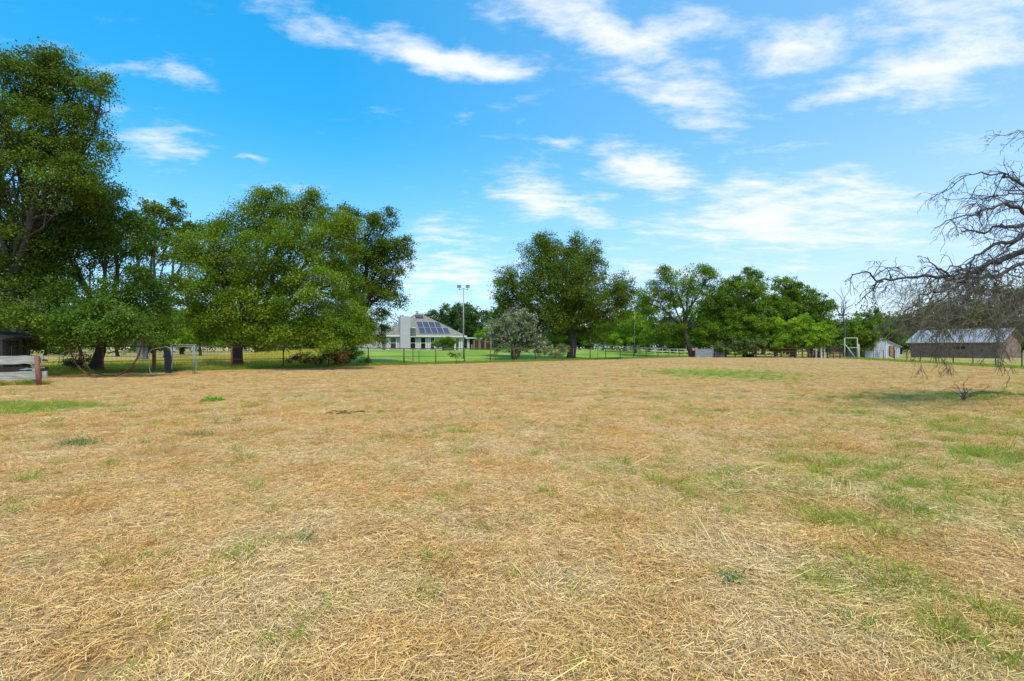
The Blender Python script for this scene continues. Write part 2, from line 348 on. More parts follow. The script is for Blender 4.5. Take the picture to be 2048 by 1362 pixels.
# ------------------------------------------------------------------ straw, stubble, grass (stuff)
SRC = bpy.data.collections.new
def ribbons(P, D, ln, w, up, bend, tint, seg=2):
    """P base, D unit direction, ln, w arrays; 'up' sideways vector; bend = vector added quadratically"""
    n = len(P); side = np.cross(D, up); side /= np.linalg.norm(side, axis=1, keepdims=True) + 1e-9
    V = []; 
    for k in range(seg + 1):
        t = k / seg; c = P + D * (ln * t)[:, None] + bend * (t * t); ww = (w * (1 - .75 * t ** 1.5) / 2)[:, None]
        V += [c - side * ww, c + side * ww]
    V = np.stack(V, 1).reshape(-1, 3); m = 2 * (seg + 1); o = np.arange(n)[:, None] * m
    Q = np.concatenate([o + np.array([[2 * k, 2 * k + 1, 2 * k + 3, 2 * k + 2]]) for k in range(seg)], 1).reshape(-1, 4)
    return V, Q, np.repeat(tint, seg, 0)
def src(name, parts, mat):
    V = []; Q = []; T = []; o = 0
    for v, q, t in parts: V.append(v); Q.append(q + o); T.append(t); o += len(v)
    return bpy.data.objects.new(name, mesh_np(name, np.concatenate(V), np.concatenate(Q), np.concatenate(T), mat))
def unit(a): return a / (np.linalg.norm(a, axis=1, keepdims=True) + 1e-9)
def strawpatch(n, rad, spread, seed, l0=.025, l1=.11, w0=.0018, w1=.0040):
    r = np.random.default_rng(seed)
    a = r.normal(0, spread, n); D = unit(np.stack([np.cos(a), np.sin(a), r.normal(.02, .14, n)], 1))
    q = r.uniform(0, 2 * np.pi, n); rr = rad * np.sqrt(r.uniform(0, 1, n)); ln = r.uniform(l0, l1, n) * r.choice([.6, 1, 1, 1.25], n)
    P = np.stack([np.cos(q) * rr, np.sin(q) * rr, r.uniform(.002, .04, n) * (1 - (rr / rad) * .5)], 1) - D * (ln / 2)[:, None]
    P[:, 2] = np.maximum(P[:, 2], .0); bend = r.normal(0, .018, (n, 3)); bend[:, 2] = -abs(bend[:, 2]) * .8
    up = unit(r.normal(0, .5, (n, 3)) + np.array([0, 0, 1.0]))
    b = r.uniform(.40, 1.15, n); t = np.stack([b * .98, b * r.uniform(.84, .96, n), b * r.uniform(.50, .84, n)], 1)
    dk = r.uniform(0, 1, n) < .12; t[dk] *= .45
    pale = r.uniform(0, 1, n) < .10; t[pale] = np.minimum(t[pale] * 1.3, 1) 
    return ribbons(P, D, ln, r.uniform(w0, w1, n), up, bend, t)
def tuftpatch(n, rad, h0, h1, w, lean, seed, tcol, droop=.25):
    r = np.random.default_rng(seed)
    q = r.uniform(0, 2 * np.pi, n); rr = rad * r.uniform(0, 1, n) ** .7; ln = r.uniform(h0, h1, n)
    P = np.stack([np.cos(q) * rr, np.sin(q) * rr, np.zeros(n) - .005], 1)
    D = unit(np.stack([np.cos(q) * lean + r.normal(0, lean, n), np.sin(q) * lean + r.normal(0, lean, n), np.ones(n)], 1))
    bend = np.stack([D[:, 0] * ln * droop * 2, D[:, 1] * ln * droop * 2, -ln * droop * r.uniform(.2, 1, n)], 1)
    up = unit(r.normal(0, 1, (n, 3))); t = np.asarray(tcol)[r.integers(0, len(tcol), n)] * r.uniform(.6, 1.1, (n, 1))
    return ribbons(P, D, ln, r.uniform(.6, 1.2, n) * w, up, bend, t)
GREENS = [(1, 1, 1), (.8, .9, .8), (1.3, 1.15, 1.0), (.7, .85, .8)]
OLIVE = [(1.3, 1.05, 1.0), (1.6, 1.15, 1.0), (1.9, 1.15, 1.1), (1.2, 1.0, 1.0), (2.3, 1.3, 1.4)]
def scatter(name, sources, pts, idx, scale, rot, mat_attr_green, label):
    col = bpy.data.collections.new(name + '_kinds')
    for i, o in enumerate(sources): o.name = f'{name}_kind_{i:02d}'; col.objects.link(o)
    me = bpy.data.meshes.new(name); me.vertices.add(len(pts)); me.vertices.foreach_set('co', np.asarray(pts, np.float32).ravel())
    for nm, ty, ar in (('idx', 'INT', idx.astype(np.int32)), ('scl', 'FLOAT', scale.astype(np.float32)), ('green', 'FLOAT', mat_attr_green.astype(np.float32))):
        a = me.attributes.new(nm, ty, 'POINT'); a.data.foreach_set('value', ar)
    a = me.attributes.new('rot', 'FLOAT_VECTOR', 'POINT'); a.data.foreach_set('vector', rot.astype(np.float32).ravel())
    o = link(name, me); tag(o, label, 'grass', kind='stuff')
    ng = bpy.data.node_groups.new(name, 'GeometryNodeTree'); ng.interface.new_socket('Geometry', in_out='INPUT', socket_type='NodeSocketGeometry'); ng.interface.new_socket('Geometry', in_out='OUTPUT', socket_type='NodeSocketGeometry')
    N = ng.nodes; L = ng.links; gi = N.new('NodeGroupInput'); go = N.new('NodeGroupOutput')
    mp = N.new('GeometryNodeMeshToPoints'); L.new(gi.outputs[0], mp.inputs[0])
    ci = N.new('GeometryNodeCollectionInfo'); ci.inputs[0].default_value = col; ci.inputs[1].default_value = True; ci.inputs[2].default_value = True
    ip = N.new('GeometryNodeInstanceOnPoints'); L.new(mp.outputs[0], ip.inputs['Points']); L.new(ci.outputs[0], ip.inputs['Instance']); ip.inputs['Pick Instance'].default_value = True
    def attr(nm, ty):
        n = N.new('GeometryNodeInputNamedAttribute'); n.data_type = ty; n.inputs[0].default_value = nm; return n.outputs[0]
    L.new(attr('idx', 'INT'), ip.inputs['Instance Index']); L.new(attr('scl', 'FLOAT'), ip.inputs['Scale']); 
    e2r = N.new('FunctionNodeEulerToRotation'); L.new(attr('rot', 'FLOAT_VECTOR'), e2r.inputs[0]); L.new(e2r.outputs[0], ip.inputs['Rotation'])
    L.new(ip.outputs[0], go.inputs[0])
    md = o.modifiers.new('scatter', 'NODES'); md.node_group = ng
    return o
def field_points(bands, seed, dens_fn=None):
    """bands: (y0, y1, spacing area m2 per point)"""
    r = np.random.default_rng(seed); out = []
    for y0, y1, area in bands:
        w = 1.12 * y1 + 1.5; n = int((y1 - y0) * 2 * w / area)
        p = np.stack([r.uniform(-w, w, n), r.uniform(y0, y1, n)], 1)
        p = p[np.abs(p[:, 0]) < 1.12 * p[:, 1] + 1.5]; out.append(p)
    p = np.concatenate(out); x, y = p[:, 0], p[:, 1]
    ok = ((y - x - 52) / 1.414 < .3) & (x < 36.5 + (y - 35) * .31) & ~((x < -15.6) & (y < 21) & (y > 19.2))
    p = p[ok]
    if dens_fn is not None: p = p[r.uniform(0, 1, len(p)) < dens_fn(p[:, 0], p[:, 1])]
    return p
def do_scatter(name, sources, p, s0, s1, label, seed, aligned=False):
    r = np.random.default_rng(seed); n = len(p); x, y = p[:, 0], p[:, 1]
    P = np.stack([x, y, gz(x, y)], 1)
    rz = r.uniform(0, 2 * np.pi, n) if not aligned else (fbm(x * .35, y * .35, 5, 2) * 2 - 1) * 5 + r.normal(0, .9, n) + r.integers(0, 2, n) * np.pi
    rot = np.stack([r.normal(0, .03, n), r.normal(0, .03, n), rz], 1)
    return scatter(name, sources, P, r.integers(0, len(sources), n), r.uniform(s0, s1, n), rot, green(x, y), label)

mats_s = [src('s', [strawpatch(420, .30, sp, 100 + i)], M['straw']) for i, sp in enumerate([.8, 1.2, .7, 2, .9, .5, 3, .6])]
do_scatter('cut_straw', mats_s, field_points([(1.2, 6, .034), (6, 14, .060), (14, 30, .22), (30, 50, .6), (50, 80, 1.6)], 1), .8, 1.25, 'cut dry straw lying flattened across the whole pasture', 2, True)
LONG = [src('s', [strawpatch(60, .25, .18, 300 + i, .2, .42, .0025, .005)], M['straw']) for i in range(4)]
do_scatter('long_stalks', LONG, field_points([(1.2, 6, .5), (6, 14, .9)], 5, lambda x, y: sstep(.42, .62, fbm(x * .8, y * .8, 88, 2))), .8, 1.3, 'longer pale stalks lying in loose bundles over the straw', 6, True)
GOLD = [(1.0, .84, .60), (.85, .62, .40), (.55, .38, .24), (1.0, .9, .7), (.9, .58, .3), (.75, .8, .5)]
stubs = [src('s', [tuftpatch(44, .09, .03, .10, .0032, .35, 400 + i, GOLD)], M['stub']) for i in range(6)]
do_scatter('stubble', stubs, field_points([(1.2, 6, .028), (6, 14, .028), (14, 30, .07), (30, 50, .18), (50, 82, .5)], 7,
           lambda x, y: .30 + .70 * sstep(.38, .60, fbm(x * .7, y * .7, 61, 4))), .7, 1.3, 'short golden stubble standing in the mown pasture', 8)
BR = [(.62, .45, .28), (.5, .36, .22), (.78, .55, .30), (.45, .40, .22)]
brs = [src('s', [tuftpatch(60, .10, .03, .11, .0034, .5, 450 + i, BR)], M['stub']) for i in range(4)]
do_scatter('brown_stubble', brs, field_points([(1.2, 6, .05), (6, 14, .05), (14, 30, .14), (30, 50, .4)], 17,
           lambda x, y: .04 + .7 * sstep(.50, .66, fbm(x * 1.6, y * 1.6, 67, 4))), .6, 1.3, 'brown withered tufts standing in loose drifts over the pasture', 18)
greens = [src('s', [tuftpatch(46, .07, .05, .13, .005, .35, 500 + i, GREENS + GREENS + OLIVE)], M['grass']) for i in range(5)]
do_scatter('green_grass', greens, field_points([(1.2, 8, .02), (8, 16, .035), (16, 30, .10), (30, 50, .4), (50, 82, 1.2)], 9,
           lambda x, y: np.clip(.010 + .04 * sstep(.5, .7, fbm(x * 1.4, y * 1.4, 63, 3)) + 1.0 * green(x, y) ** 1.4, 0, 1)), .75, 1.4, 'green grass shoots coming up through the dry straw', 10)
ol = [src('s', [tuftpatch(30, .06, .04, .11, .0038, .35, 600 + i, OLIVE)], M['grass']) for i in range(4)]
do_scatter('olive_grass', ol, field_points([(1.2, 8, .05), (8, 16, .06), (16, 30, .16), (30, 50, .5)], 11,
           lambda x, y: np.clip(.13 + .75 * sstep(.48, .68, fbm(x * .9, y * .9, 65, 4)) * (.35 + .65 * sstep(-4, 5, x)) + .3 * green(x, y), 0, 1)), .7, 1.4, 'olive yellow grass tufts scattered over the pasture', 12)

# rough grass along the fences
def along_fence():
    r = np.random.default_rng(21); n = 5200
    x = np.concatenate([r.uniform(-30, 34, n)]); s = r.normal(.25, .38, n); y = x + 52 + s * 1.414
    m = 900; yr = r.uniform(30, 72, m); xr = 36.3 + (yr - 35) * .31 + r.normal(0, .5, m)
    xb = r.uniform(-23, -17.7, 90); yb = 19.1 + r.normal(0, .16, 90)
    return np.concatenate([np.stack([x, y], 1), np.stack([xr, yr], 1), np.stack([xb, yb], 1)])
rough = [src('s', [tuftpatch(46, .16, .12, .38, .008, .3, 700 + i, GREENS + OLIVE)], M['grass']) for i in range(5)]
do_scatter('fence_line_grass', rough, along_fence(), .6, 1.15, 'rough tall grass left along the foot of the fences', 22)
def beyond_left():
    r = np.random.default_rng(25); n = 9000
    x = r.uniform(-75, -13, n); y = x + 52 + 1.0 + r.uniform(0, 1, n) ** 1.4 * 40
    ok = (y > 12) & (x / y < -.36) & (x / y > -1.3); return np.stack([x, y], 1)[ok]
tall = [src('s', [tuftpatch(50, .25, .2, .5, .012, .3, 800 + i, [(3.0, 1.6, 2.2), (2.4, 1.4, 1.6), (1.3, 1.1, 1), (2.7, 1.3, 1.7)])], M['grass']) for i in range(4)]
do_scatter('dry_tall_grass', tall, beyond_left(), .6, 1.2, 'tall unmown dry grass under the trees behind the fence', 26)
# ------------------------------------------------------------------ trees
def leaves_mesh(name, centres, crad, nper, size, rng, mat, col_var=.28, flat=.62, yellow=.25, tone=None):
    """leaf-sized rhombi gathered in sprays round the given centres"""
    n = len(centres); tot = n * nper
    c = np.repeat(centres, nper, 0); rad = np.repeat(crad, nper)
    off = rng.normal(0, .5, (tot, 3)); off[:, 2] *= flat; P = c + off * rad[:, None]
    P[:, 2] -= (off[:, 0] ** 2 + off[:, 1] ** 2) * rad * .25
    D = unit(off + rng.normal(0, .7, (tot, 3)) + np.array([0, 0, -.25])); nrm = unit(rng.normal(0, .55, (tot, 3)) + np.array([0, 0, 1.0]) + off * .5)
    Sd = unit(np.cross(D, nrm)); ln = rng.uniform(.6, 1.25, tot)[:, None] * size; w = ln * .30
    V = np.stack([P, P + D * ln * .45 + Sd * w, P + D * ln, P + D * ln * .45 - Sd * w], 1).reshape(-1, 3)
    Q = np.arange(tot * 4).reshape(-1, 4)
    if tone is None: tone = np.stack([np.ones(n), np.zeros(n)], 1)
    cb = np.repeat(rng.uniform(1 - col_var * .5, 1 + col_var * .5, n) * tone[:, 0], nper) * rng.uniform(.84, 1.16, tot)
    yl = np.repeat((rng.uniform(-.5, 1, n).clip(0) * .5 + tone[:, 1]) * yellow, nper)
    dead = rng.uniform(0, 1, tot) < .004; yl[dead] = 1.2
    t = np.stack([cb * (1 + yl * 1.3), cb * (1 + yl * .5), cb * (1 - yl * .2)], 1)
    return mesh_np(name, V, Q, t, mat)
def wob(p, q, n, amp, rng, sag=0):
    p = np.array(p, float); q = np.array(q, float); L_ = np.linalg.norm(q - p); out = []
    ph = rng.uniform(0, 6, 3)
    for i in range(n + 1):
        t = i / n; o = np.array([math.sin(ph[k] + t * 7.0) - math.sin(ph[k]) * (1 - t) - math.sin(ph[k] + 7.0) * t for k in range(3)]) * amp * L_ * .35
        out.append(tuple(p + (q - p) * t + o + np.array([0, 0, sag * L_ * math.sin(math.pi * t)])))
    return out
def make_tree(name, label, px, D, lobes, leafn, leafsize, mat, trunk_r=.3, lean=(0, 0), fork=.3, bark=None, group=None, seed=1, dens=1.0, cl=None, flat=.62, trunks=1, col_var=.28, yellow=.25, cat='tree'):
    """lobes: (px, py, rx, ry, depth offset) of the big foliage masses; kept as world-space ellipsoids"""
    rng = np.random.default_rng(seed); base = gp(px, D)
    root = empty(name, base, label, cat, group); bx = np.array(base)
    bark = bark or M['bark']
    ls = []
    for l in lobes:
        lx, ly, rx, ry, dd = l; d = D + dd
        c = np.array(at(lx, ly, d)) - bx; a = rx / F * d; b = ry / F * d
        ls.append((c, np.array([a, (a + b) * .45, b])))
    area = np.array([r[0] * r[2] for c, r in ls]); tot_area = area.sum()
    top = max(c[2] for c, r in ls); low = min(c[2] - r[2] for c, r in ls)
    fz = max(.8, top * fork); fk = np.array([lean[0], lean[1], fz])
    tb = MB()
    for k in range(trunks):
        off = np.array([rng.normal(0, .25), rng.normal(0, .25), 0]) * (k > 0)
        pts = wob(off + np.array([0, 0, -.15]), fk + off * 2, 6, .10, rng)
        tb.tube(pts, [trunk_r * (1.35 if i == 0 else 1.0 - .35 * i / 6) for i in range(7)], 10)
    tb.build('trunk', bark, root, True)
    cents = []; crads = []; tones = []; sc = cl or max(.26, math.sqrt(tot_area) * .060)
    nclump_total = max(10, int(leafn / 46))
    lb = []
    for (c, r), ar in zip(ls, area):
        m = max(3, int(nclump_total * ar / tot_area))
        ns = int(max(4, min(m / 5, 7 + 2.4 * r.max() ** 2)))       # boughs of foliage: sub-masses on the lobe's shell, sprays round each
        us = unit(rng.normal(0, 1, (ns, 3)) + np.array([0, -.15, .1])); rs = rng.uniform(.35, 1, ns) ** .5 * rng.uniform(.80, 1.12, ns)
        sub = c + us * rs[:, None] * r * .92; sr = np.mean(r) * rng.uniform(.22, .38, ns)
        pick = rng.integers(0, ns, m); o_ = unit(rng.normal(0, 1, (m, 3))) * (rng.uniform(0, 1, m) ** .45)[:, None] * sr[pick][:, None]; o_[:, 2] *= .62
        o_[:, 2] += .12 * sr[pick]; P = sub[pick] + o_
        fill = rng.uniform(0, 1, m) < .26; uf = unit(rng.normal(0, 1, (m, 3))) * (rng.uniform(0, 1, m) ** .5)[:, None]
        P[fill] = (c + uf * r * .85)[fill]
        st_ = np.stack([rng.uniform(.74, 1.30, ns), rng.uniform(-.4, 1, ns).clip(0)], 1)[pick]
        # holes: drop clumps by a coarse 3-D pattern so that daylight shows through
        hol = vnoise(P[:, 0] / (sc * 3.2) + P[:, 1] * .3, P[:, 2] / (sc * 2.6), seed) ; keep = (hol > .06 + .25 * (1 - dens)) | (rng.uniform(0, 1, m) < .35 * dens)
        kk = keep & (P[:, 2] + bx[2] > .35); P = P[kk]; tones.append(st_[kk])
        cents.append(P); crads.append(rng.uniform(.65, 1.35, len(P)) * sc)
        # a limb to the lobe and twigs out to some sprays
        L_ = np.linalg.norm(c - fk); rl = trunk_r * (.30 + .28 * min(1, ar / area.max()))
        start = fk * .7 if L_ < .5 else (fk * .8 if c[2] < fk[2] + .5 else fk); hl = c[2] < fk[2] + .5
        mb = MB(); lp = wob(start, c, 7, .04 if hl else .09, rng, .02 if hl else .04); rl = rl * (.5 if hl else 1); mb.tube(lp, [rl * (1 - .72 * i / 7) for i in range(8)], 7)
        nt = int(min(26, 5 + len(P) * .12))
        if len(P):
            for q in P[rng.integers(0, len(P), nt)]:
                s0 = lp[int(rng.integers(3, 8))]; mb.tube(wob(s0, q, 4, .2, rng, .03), [rl * .26, rl * .2, rl * .15, rl * .09, .01], 4, False)
        mb.build('limb', bark, root, True)
    P = np.concatenate(cents); cr = np.concatenate(crads)
    link('crown', leaves_mesh('crown', P, cr, 46, leafsize, rng, mat, col_var, flat, yellow, np.concatenate(tones)), root)
    return root
LG = dict(dark=leafmat('leaf_dark_oak', (.098, .152, .016), .3), mid=leafmat('leaf_elm', (.130, .212, .018), .35), lite=leafmat('leaf_bright', (.22, .35, .028), .4),
          blue=leafmat('leaf_deep', (.076, .145, .018), .3), far=leafmat('leaf_far', (.075, .122, .030), .25), pale=leafmat('leaf_pale', (.20, .24, .12), .3), olive=leafmat('leaf_olive', (.13, .19, .05), .35), flower=leafmat('pale_flower', (.62, .50, .56), .3))

T = make_tree
T('shade_tree', 'tallest tree at the left edge, its crown rising highest in the photo over the shed', 12, 27,
  [(60, 165, 95, 62, 0), (135, 190, 80, 60, .5), (20, 260, 110, 80, -1), (150, 285, 85, 65, 0), (-60, 220, 70, 70, 0), (90, 350, 120, 85, -1), (-40, 420, 90, 90, 1), (180, 385, 55, 60, 1.5),
   (40, 470, 120, 85, .5), (60, 545, 100, 60, 1.5), (160, 450, 70, 50, 2), (205, 180, 24, 40, 0), (10, 560, 110, 60, 0), (75, 118, 62, 34, 0), (-20, 625, 70, 34, -3), (60, 632, 45, 26, -3.5)], 140000, .13, LG['dark'], .42, (.3, 0), .30, seed=3, dens=.75)  # two lowest lobes added to cast shade on the lean-to
T('shade_tree', 'broad low tree with deep green leaves hanging over the pipe ring and fence', 198, 29.4,
  [(130, 500, 120, 85, 0), (230, 475, 80, 85, .5), (65, 590, 75, 68, -1), (180, 610, 105, 60, -2.2), (275, 590, 65, 72, -.5), (250, 650, 75, 42, -1.6), (130, 655, 75, 38, -1.5), (60, 655, 60, 38, 0), (305, 655, 44, 38, 0), (200, 668, 60, 26, -5.6), (140, 655, 52, 32, -5.6), (255, 655, 46, 30, -5.4), (200, 630, 80, 36, -4.6), (90, 668, 38, 20, -4), (290, 672, 34, 18, -4), (265, 640, 40, 34, -5.4), (215, 420, 60, 55, 1)], 125000, .125, LG['blue'], .34, (.2, -.2), .22, seed=5, dens=1.1, yellow=.45)
T('shade_tree', 'slender airy tree with grey forked trunks standing behind the broad low tree', 287, 51,
  [(330, 425, 62, 30, 0), (300, 475, 52, 38, 0), (375, 470, 55, 34, 1), (250, 440, 40, 45, 0), (340, 510, 40, 22, -1), (415, 460, 45, 25, 0), (355, 570, 60, 22, 0), (280, 560, 45, 40, 0), (310, 625, 52, 40, 0), (390, 600, 40, 40, 0)], 30000, .24, LG['dark'], .34, (.9, 0), .36, M['palebark'], seed=8, dens=.55, trunks=2)
T('oak_tree', 'wide spreading oak with leaning trunk growing just behind the pipe fence', 472, 36,
  [(545, 425, 85, 44, 0), (480, 480, 92, 55, -.5), (620, 425, 60, 42, 1), (430, 560, 85, 75, -1.5), (560, 520, 100, 75, -2), (660, 480, 60, 60, 0), (420, 640, 75, 48, -1.5), (505, 620, 72, 65, -2.2), (600, 610, 72, 62, -2.5), (640, 570, 60, 40, -2.8), (560, 672, 80, 26, -3.0), (660, 665, 75, 34, -2.8), (390, 500, 42, 50, 0), (600, 470, 60, 30, -2), (540, 390, 42, 16, 0), (615, 388, 26, 12, 0), (690, 640, 52, 44, -1), (720, 668, 34, 24, -2), (600, 650, 60, 40, -1.5), (470, 560, 70, 60, 1), (690, 560, 50, 50, 1)], 178000, .135, LG['mid'], .40, (1.0, 0), .26, seed=12, dens=1.0, yellow=.5)
T('oak_tree', 'dark rounded oak leaning over the left end of the grey house', 688, 44,
  [(735, 480, 72, 60, 0), (700, 540, 80, 70, 0), (780, 520, 50, 55, 0), (760, 590, 55, 45, 0), (690, 620, 70, 50, 0), (740, 640, 45, 34, 0), (770, 440, 38, 26, 0), (700, 430, 30, 26, 0), (805, 500, 24, 30, 0), (735, 672, 42, 24, 0), (700, 680, 45, 22, -2)], 80000, .155, LG['dark'], .42, (1.2, 0), .28, seed=17, dens=.9)
T('oak_tree', 'round crowned oak standing alone beside the flowering shrub, centre of the photo', 1143, 62,
  [(1090, 505, 60, 34, 0), (1165, 510, 48, 34, 0), (1045, 560, 58, 46, -1), (1125, 570, 70, 52, -2.5), (1190, 545, 36, 36, 0), (1030, 620, 48, 42, 0), (1110, 640, 66, 44, -2), (1195, 610, 52, 44, 0), (1235, 580, 34, 32, 1), (1185, 655, 60, 34, 1), (1245, 610, 30, 36, 0), (1085, 480, 28, 16, 0), (1155, 478, 22, 14, 0), (1010, 575, 26, 34, 0), (1252, 575, 24, 28, 0), (1120, 530, 60, 40, -1), (1160, 600, 60, 50, -2), (1080, 600, 50, 50, -2)], 122000, .20, LG['dark'], .60, (-.3, 0), .26, seed=21, dens=1.15, yellow=.3)
T('pasture_tree', 'open crowned tree with sky between dark limbs, its leaning trunk beside the tin panels', 1384, 80,
  [(1350, 570, 64, 34, 0), (1410, 560, 46, 28, 0), (1310, 600, 46, 34, 0), (1385, 600, 62, 30, 0), (1440, 590, 30, 34, 0), (1300, 650, 44, 40, 0), (1350, 662, 46, 28, 0), (1425, 640, 40, 38, 1), (1460, 640, 34, 44, 1), (1330, 675, 60, 24, 3), (1400, 675, 50, 22, 3), (1330, 550, 28, 16, 0), (1285, 600, 26, 28, 1), (1395, 540, 40, 14, 0)], 56000, .24, LG['mid'], .42, (-1.2, 0), .34, seed=23, dens=.75)
T('pasture_tree', 'leafy tree right of the open crowned one with bushes hiding its trunk', 1490, 80,
  [(1480, 580, 48, 34, 0), (1510, 560, 30, 22, 0), (1450, 620, 44, 38, 0), (1520, 610, 44, 40, 0), (1480, 655, 62, 40, -1), (1420, 670, 40, 30, -1), (1500, 545, 16, 12, 0), (1540, 640, 30, 50, 0)], 52000, .25, LG['mid'], .38, (0, 0), .3, seed=27, dens=.9)
T('pasture_tree', 'dark tree stepping down to the right behind the floodlight pole', 1585, 84,
  [(1570, 575, 34, 26, 0), (1600, 600, 46, 36, 0), (1560, 620, 46, 40, 0), (1635, 625, 34, 30, 0), (1590, 655, 52, 40, 0), (1645, 660, 34, 30, 0), (1660, 612, 14, 12, 0)], 46000, .26, LG['mid'], .36, (0, 0), .3, seed=29, dens=.9)
T('shrub_tree', 'bright green low tree in front of the darker trees, left of the red gate post', 1590, 76,
  [(1575, 660, 40, 30, 0), (1610, 655, 34, 26, 0), (1560, 685, 36, 20, 0), (1625, 680, 32, 22, 0)], 24000, .2, LG['lite'], .2, (0, 0), .3, seed=31)
T('shrub_tree', 'small fresh green tree beside the red gate post', 1640, 73, [(1640, 675, 26, 18, 0), (1650, 660, 16, 14, 0), (1622, 685, 16, 12, 0)], 9000, .20, LG['lite'], .12, (0, 0), .4, seed=32)
T('shrub_tree', 'low olive thicket under the leafy tree', 1505, 77, [(1500, 690, 52, 20, 0), (1545, 695, 28, 16, 0), (1460, 692, 30, 18, 0)], 14000, .22, LG['olive'], .12, (0, 0), .3, seed=33)
T('shrub_tree', 'round green tree behind the tall pipe gate frame', 1728, 74, [(1725, 665, 36, 30, 0), (1728, 692, 18, 18, 0), (1705, 690, 26, 20, 0), (1750, 650, 24, 22, 2)], 17000, .24, LG['mid'], .2, (0, 0), .3, seed=34, dens=.95)
T('shrub_tree', 'pale olive tree between the round green tree and the white shed', 1770, 88, [(1765, 650, 34, 28, 0), (1740, 635, 30, 20, 0), (1795, 670, 24, 24, 0)], 11000, .26, LG['olive'], .2, (0, 0), .3, seed=35)
T('pasture_tree', 'light green tree far behind the fence between the central oak and the open tree', 1270, 96, [(1255, 650, 40, 34, 0), (1290, 665, 38, 26, 0), (1225, 675, 34, 20, 0)], 20000, .28, LG['lite'], .3, seed=36)
T('flowering_shrub', 'big grey green shrub with pale pink blossom in front of the central oak', 1030, 58,
  [(1030, 655, 46, 36, 0), (1000, 668, 30, 30, 0), (1062, 675, 32, 28, 0), (1040, 632, 30, 20, 0), (1015, 695, 34, 18, 0)], 26000, .17, LG['pale'], .16, (0, 0), .35, seed=41, trunks=3, yellow=.1, cat='shrub')
fl = bpy.data.objects['flowering_shrub']
rg = np.random.default_rng(5); bq = []
for (lx, ly, rx, ry) in [(1030, 655, 46, 36), (1000, 668, 30, 30), (1062, 675, 32, 28), (1040, 632, 30, 20)]:
    u = unit(rg.normal(0, 1, (60, 3))); bq.append(np.array(at(lx, ly, 58)) - np.array(fl.location) + u * np.array([rx, rx * .9, ry]) * .058)
link('blossom', leaves_mesh('blossom', np.concatenate(bq), np.full(240, .22), 9, .13, rg, LG['flower'], .15), fl)
T('grey_brush', 'tangled dry greyish brush at the foot of the central oak', 1105, 58.5, [(1105, 702, 32, 13, 0), (1080, 706, 16, 9, 0), (1128, 700, 18, 13, 0)], 5000, .13, LG['pale'], .06, (0, 0), .3, M['twig'], seed=43, trunks=3, yellow=.5, cat='brush')
T('green_bush', 'round trimmed green bush in front of the house porch', 888, 74, [(890, 684, 22, 11, 0), (878, 688, 12, 8, 0), (900, 682, 12, 9, 0)], 9000, .14, LG['mid'], .06, seed=44, cat='bush')
T('green_bush', 'ragged green sapling growing on the fence right of the birdhouse pole', 911, 46.4, [(916, 712, 8, 9, 0), (905, 708, 8, 7, 0), (912, 722, 9, 6, 0)], 900, .11, LG['dark'], .03, seed=45, dens=.5, cat='bush')
T('green_bush', 'small scrubby bush at the fence post left of the birdhouse pole', 735, 40.6, [(733, 722, 14, 9, 0), (722, 727, 16, 6, 0), (745, 728, 14, 5, 0)], 1800, .10, LG['dark'], .03, seed=46, dens=.6, cat='bush')
T('dry_brush', 'dark brown dead brush heaped under the wide spreading oak at the fence', 640, 38.2, [(620, 718, 36, 18, 0), (650, 712, 34, 20, 0), (680, 716, 24, 18, 0), (590, 722, 28, 13, 0), (668, 722, 16, 13, 0)], 6500, .11, leafmat('leaf_dry', (.12, .085, .035), .2), .05, (0, 0), .4, M['twig'], seed=47, trunks=4, yellow=.6, cat='brush')
T('green_bush', 'tangled green bush hiding the leaning trunk of the dark rounded oak', 700, 42.5, [(690, 702, 26, 16, 0), (712, 708, 18, 12, 0), (672, 708, 16, 12, 0)], 4500, .12, LG['mid'], .05, seed=50, cat='bush')
T('dry_brush', 'low brown weeds behind the pipe ring beside the broad tree trunk', 162, 29.8, [(160, 722, 24, 18, 0), (140, 730, 18, 12, 0), (190, 732, 20, 12, 0)], 3000, .10, leafmat('leaf_weed', (.13, .13, .04), .2), .03, (0, 0), .4, M['twig'], seed=48, yellow=.6, cat='brush')
T('green_bush', 'dark green bush at the corner of the shadowed lean-to', 58, 25, [(75, 690, 20, 12, 0), (45, 684, 26, 12, 0)], 2500, .11, LG['blue'], .03, seed=49, cat='bush')

# trees beyond: seen through and over the nearer ones
FT = {}
def far_tree(name, label, px, D, top, wid, mat, seed, group=None):
    key = (mat.name, seed % 2); rng = np.random.default_rng(seed)
    if key not in FT:
        L5 = []; h = HY - top
        for k in range(6): L5.append((px + rng.uniform(-.38, .38) * wid, HY - h * rng.uniform(.35, .72), wid * rng.uniform(.28, .42), h * rng.uniform(.24, .34), rng.uniform(-2, 2)))
        L5 += [(px, top + h * .25, wid * .3, h * .25, 0), (px, HY - h * .25, wid * .5, h * .28, 0), (px + wid * .3, HY - h * .12, wid * .35, h * .2, 0), (px - wid * .3, HY - h * .12, wid * .35, h * .2, 0)]
        o = T(name, label, px, D, L5, 12000, .0030 * D + .05, mat, .3, seed=seed, group=group, dens=1.1); FT[key] = (o, wid * D, h * D); return o
    s0, w0, h0 = FT[key]; o = copy_tree(s0); o.name = name; o.location = gp(px, D); o['label'] = label
    if group: o['group'] = group
    elif 'group' in o: del o['group']
    o.scale = (wid * D / w0, wid * D / w0, (HY - top) * D / h0); o.rotation_euler = (0, 0, rng.uniform(0, 6.28)); return o
far_tree('woodland_tree', 'dark woodland tree rising behind the ridge of the grey house', 855, 118, 620, 70, LG['far'], 61)
far_tree('woodland_tree', 'tall dark round woodland tree behind the first floodlight pole', 905, 112, 600, 92, LG['far'], 62)
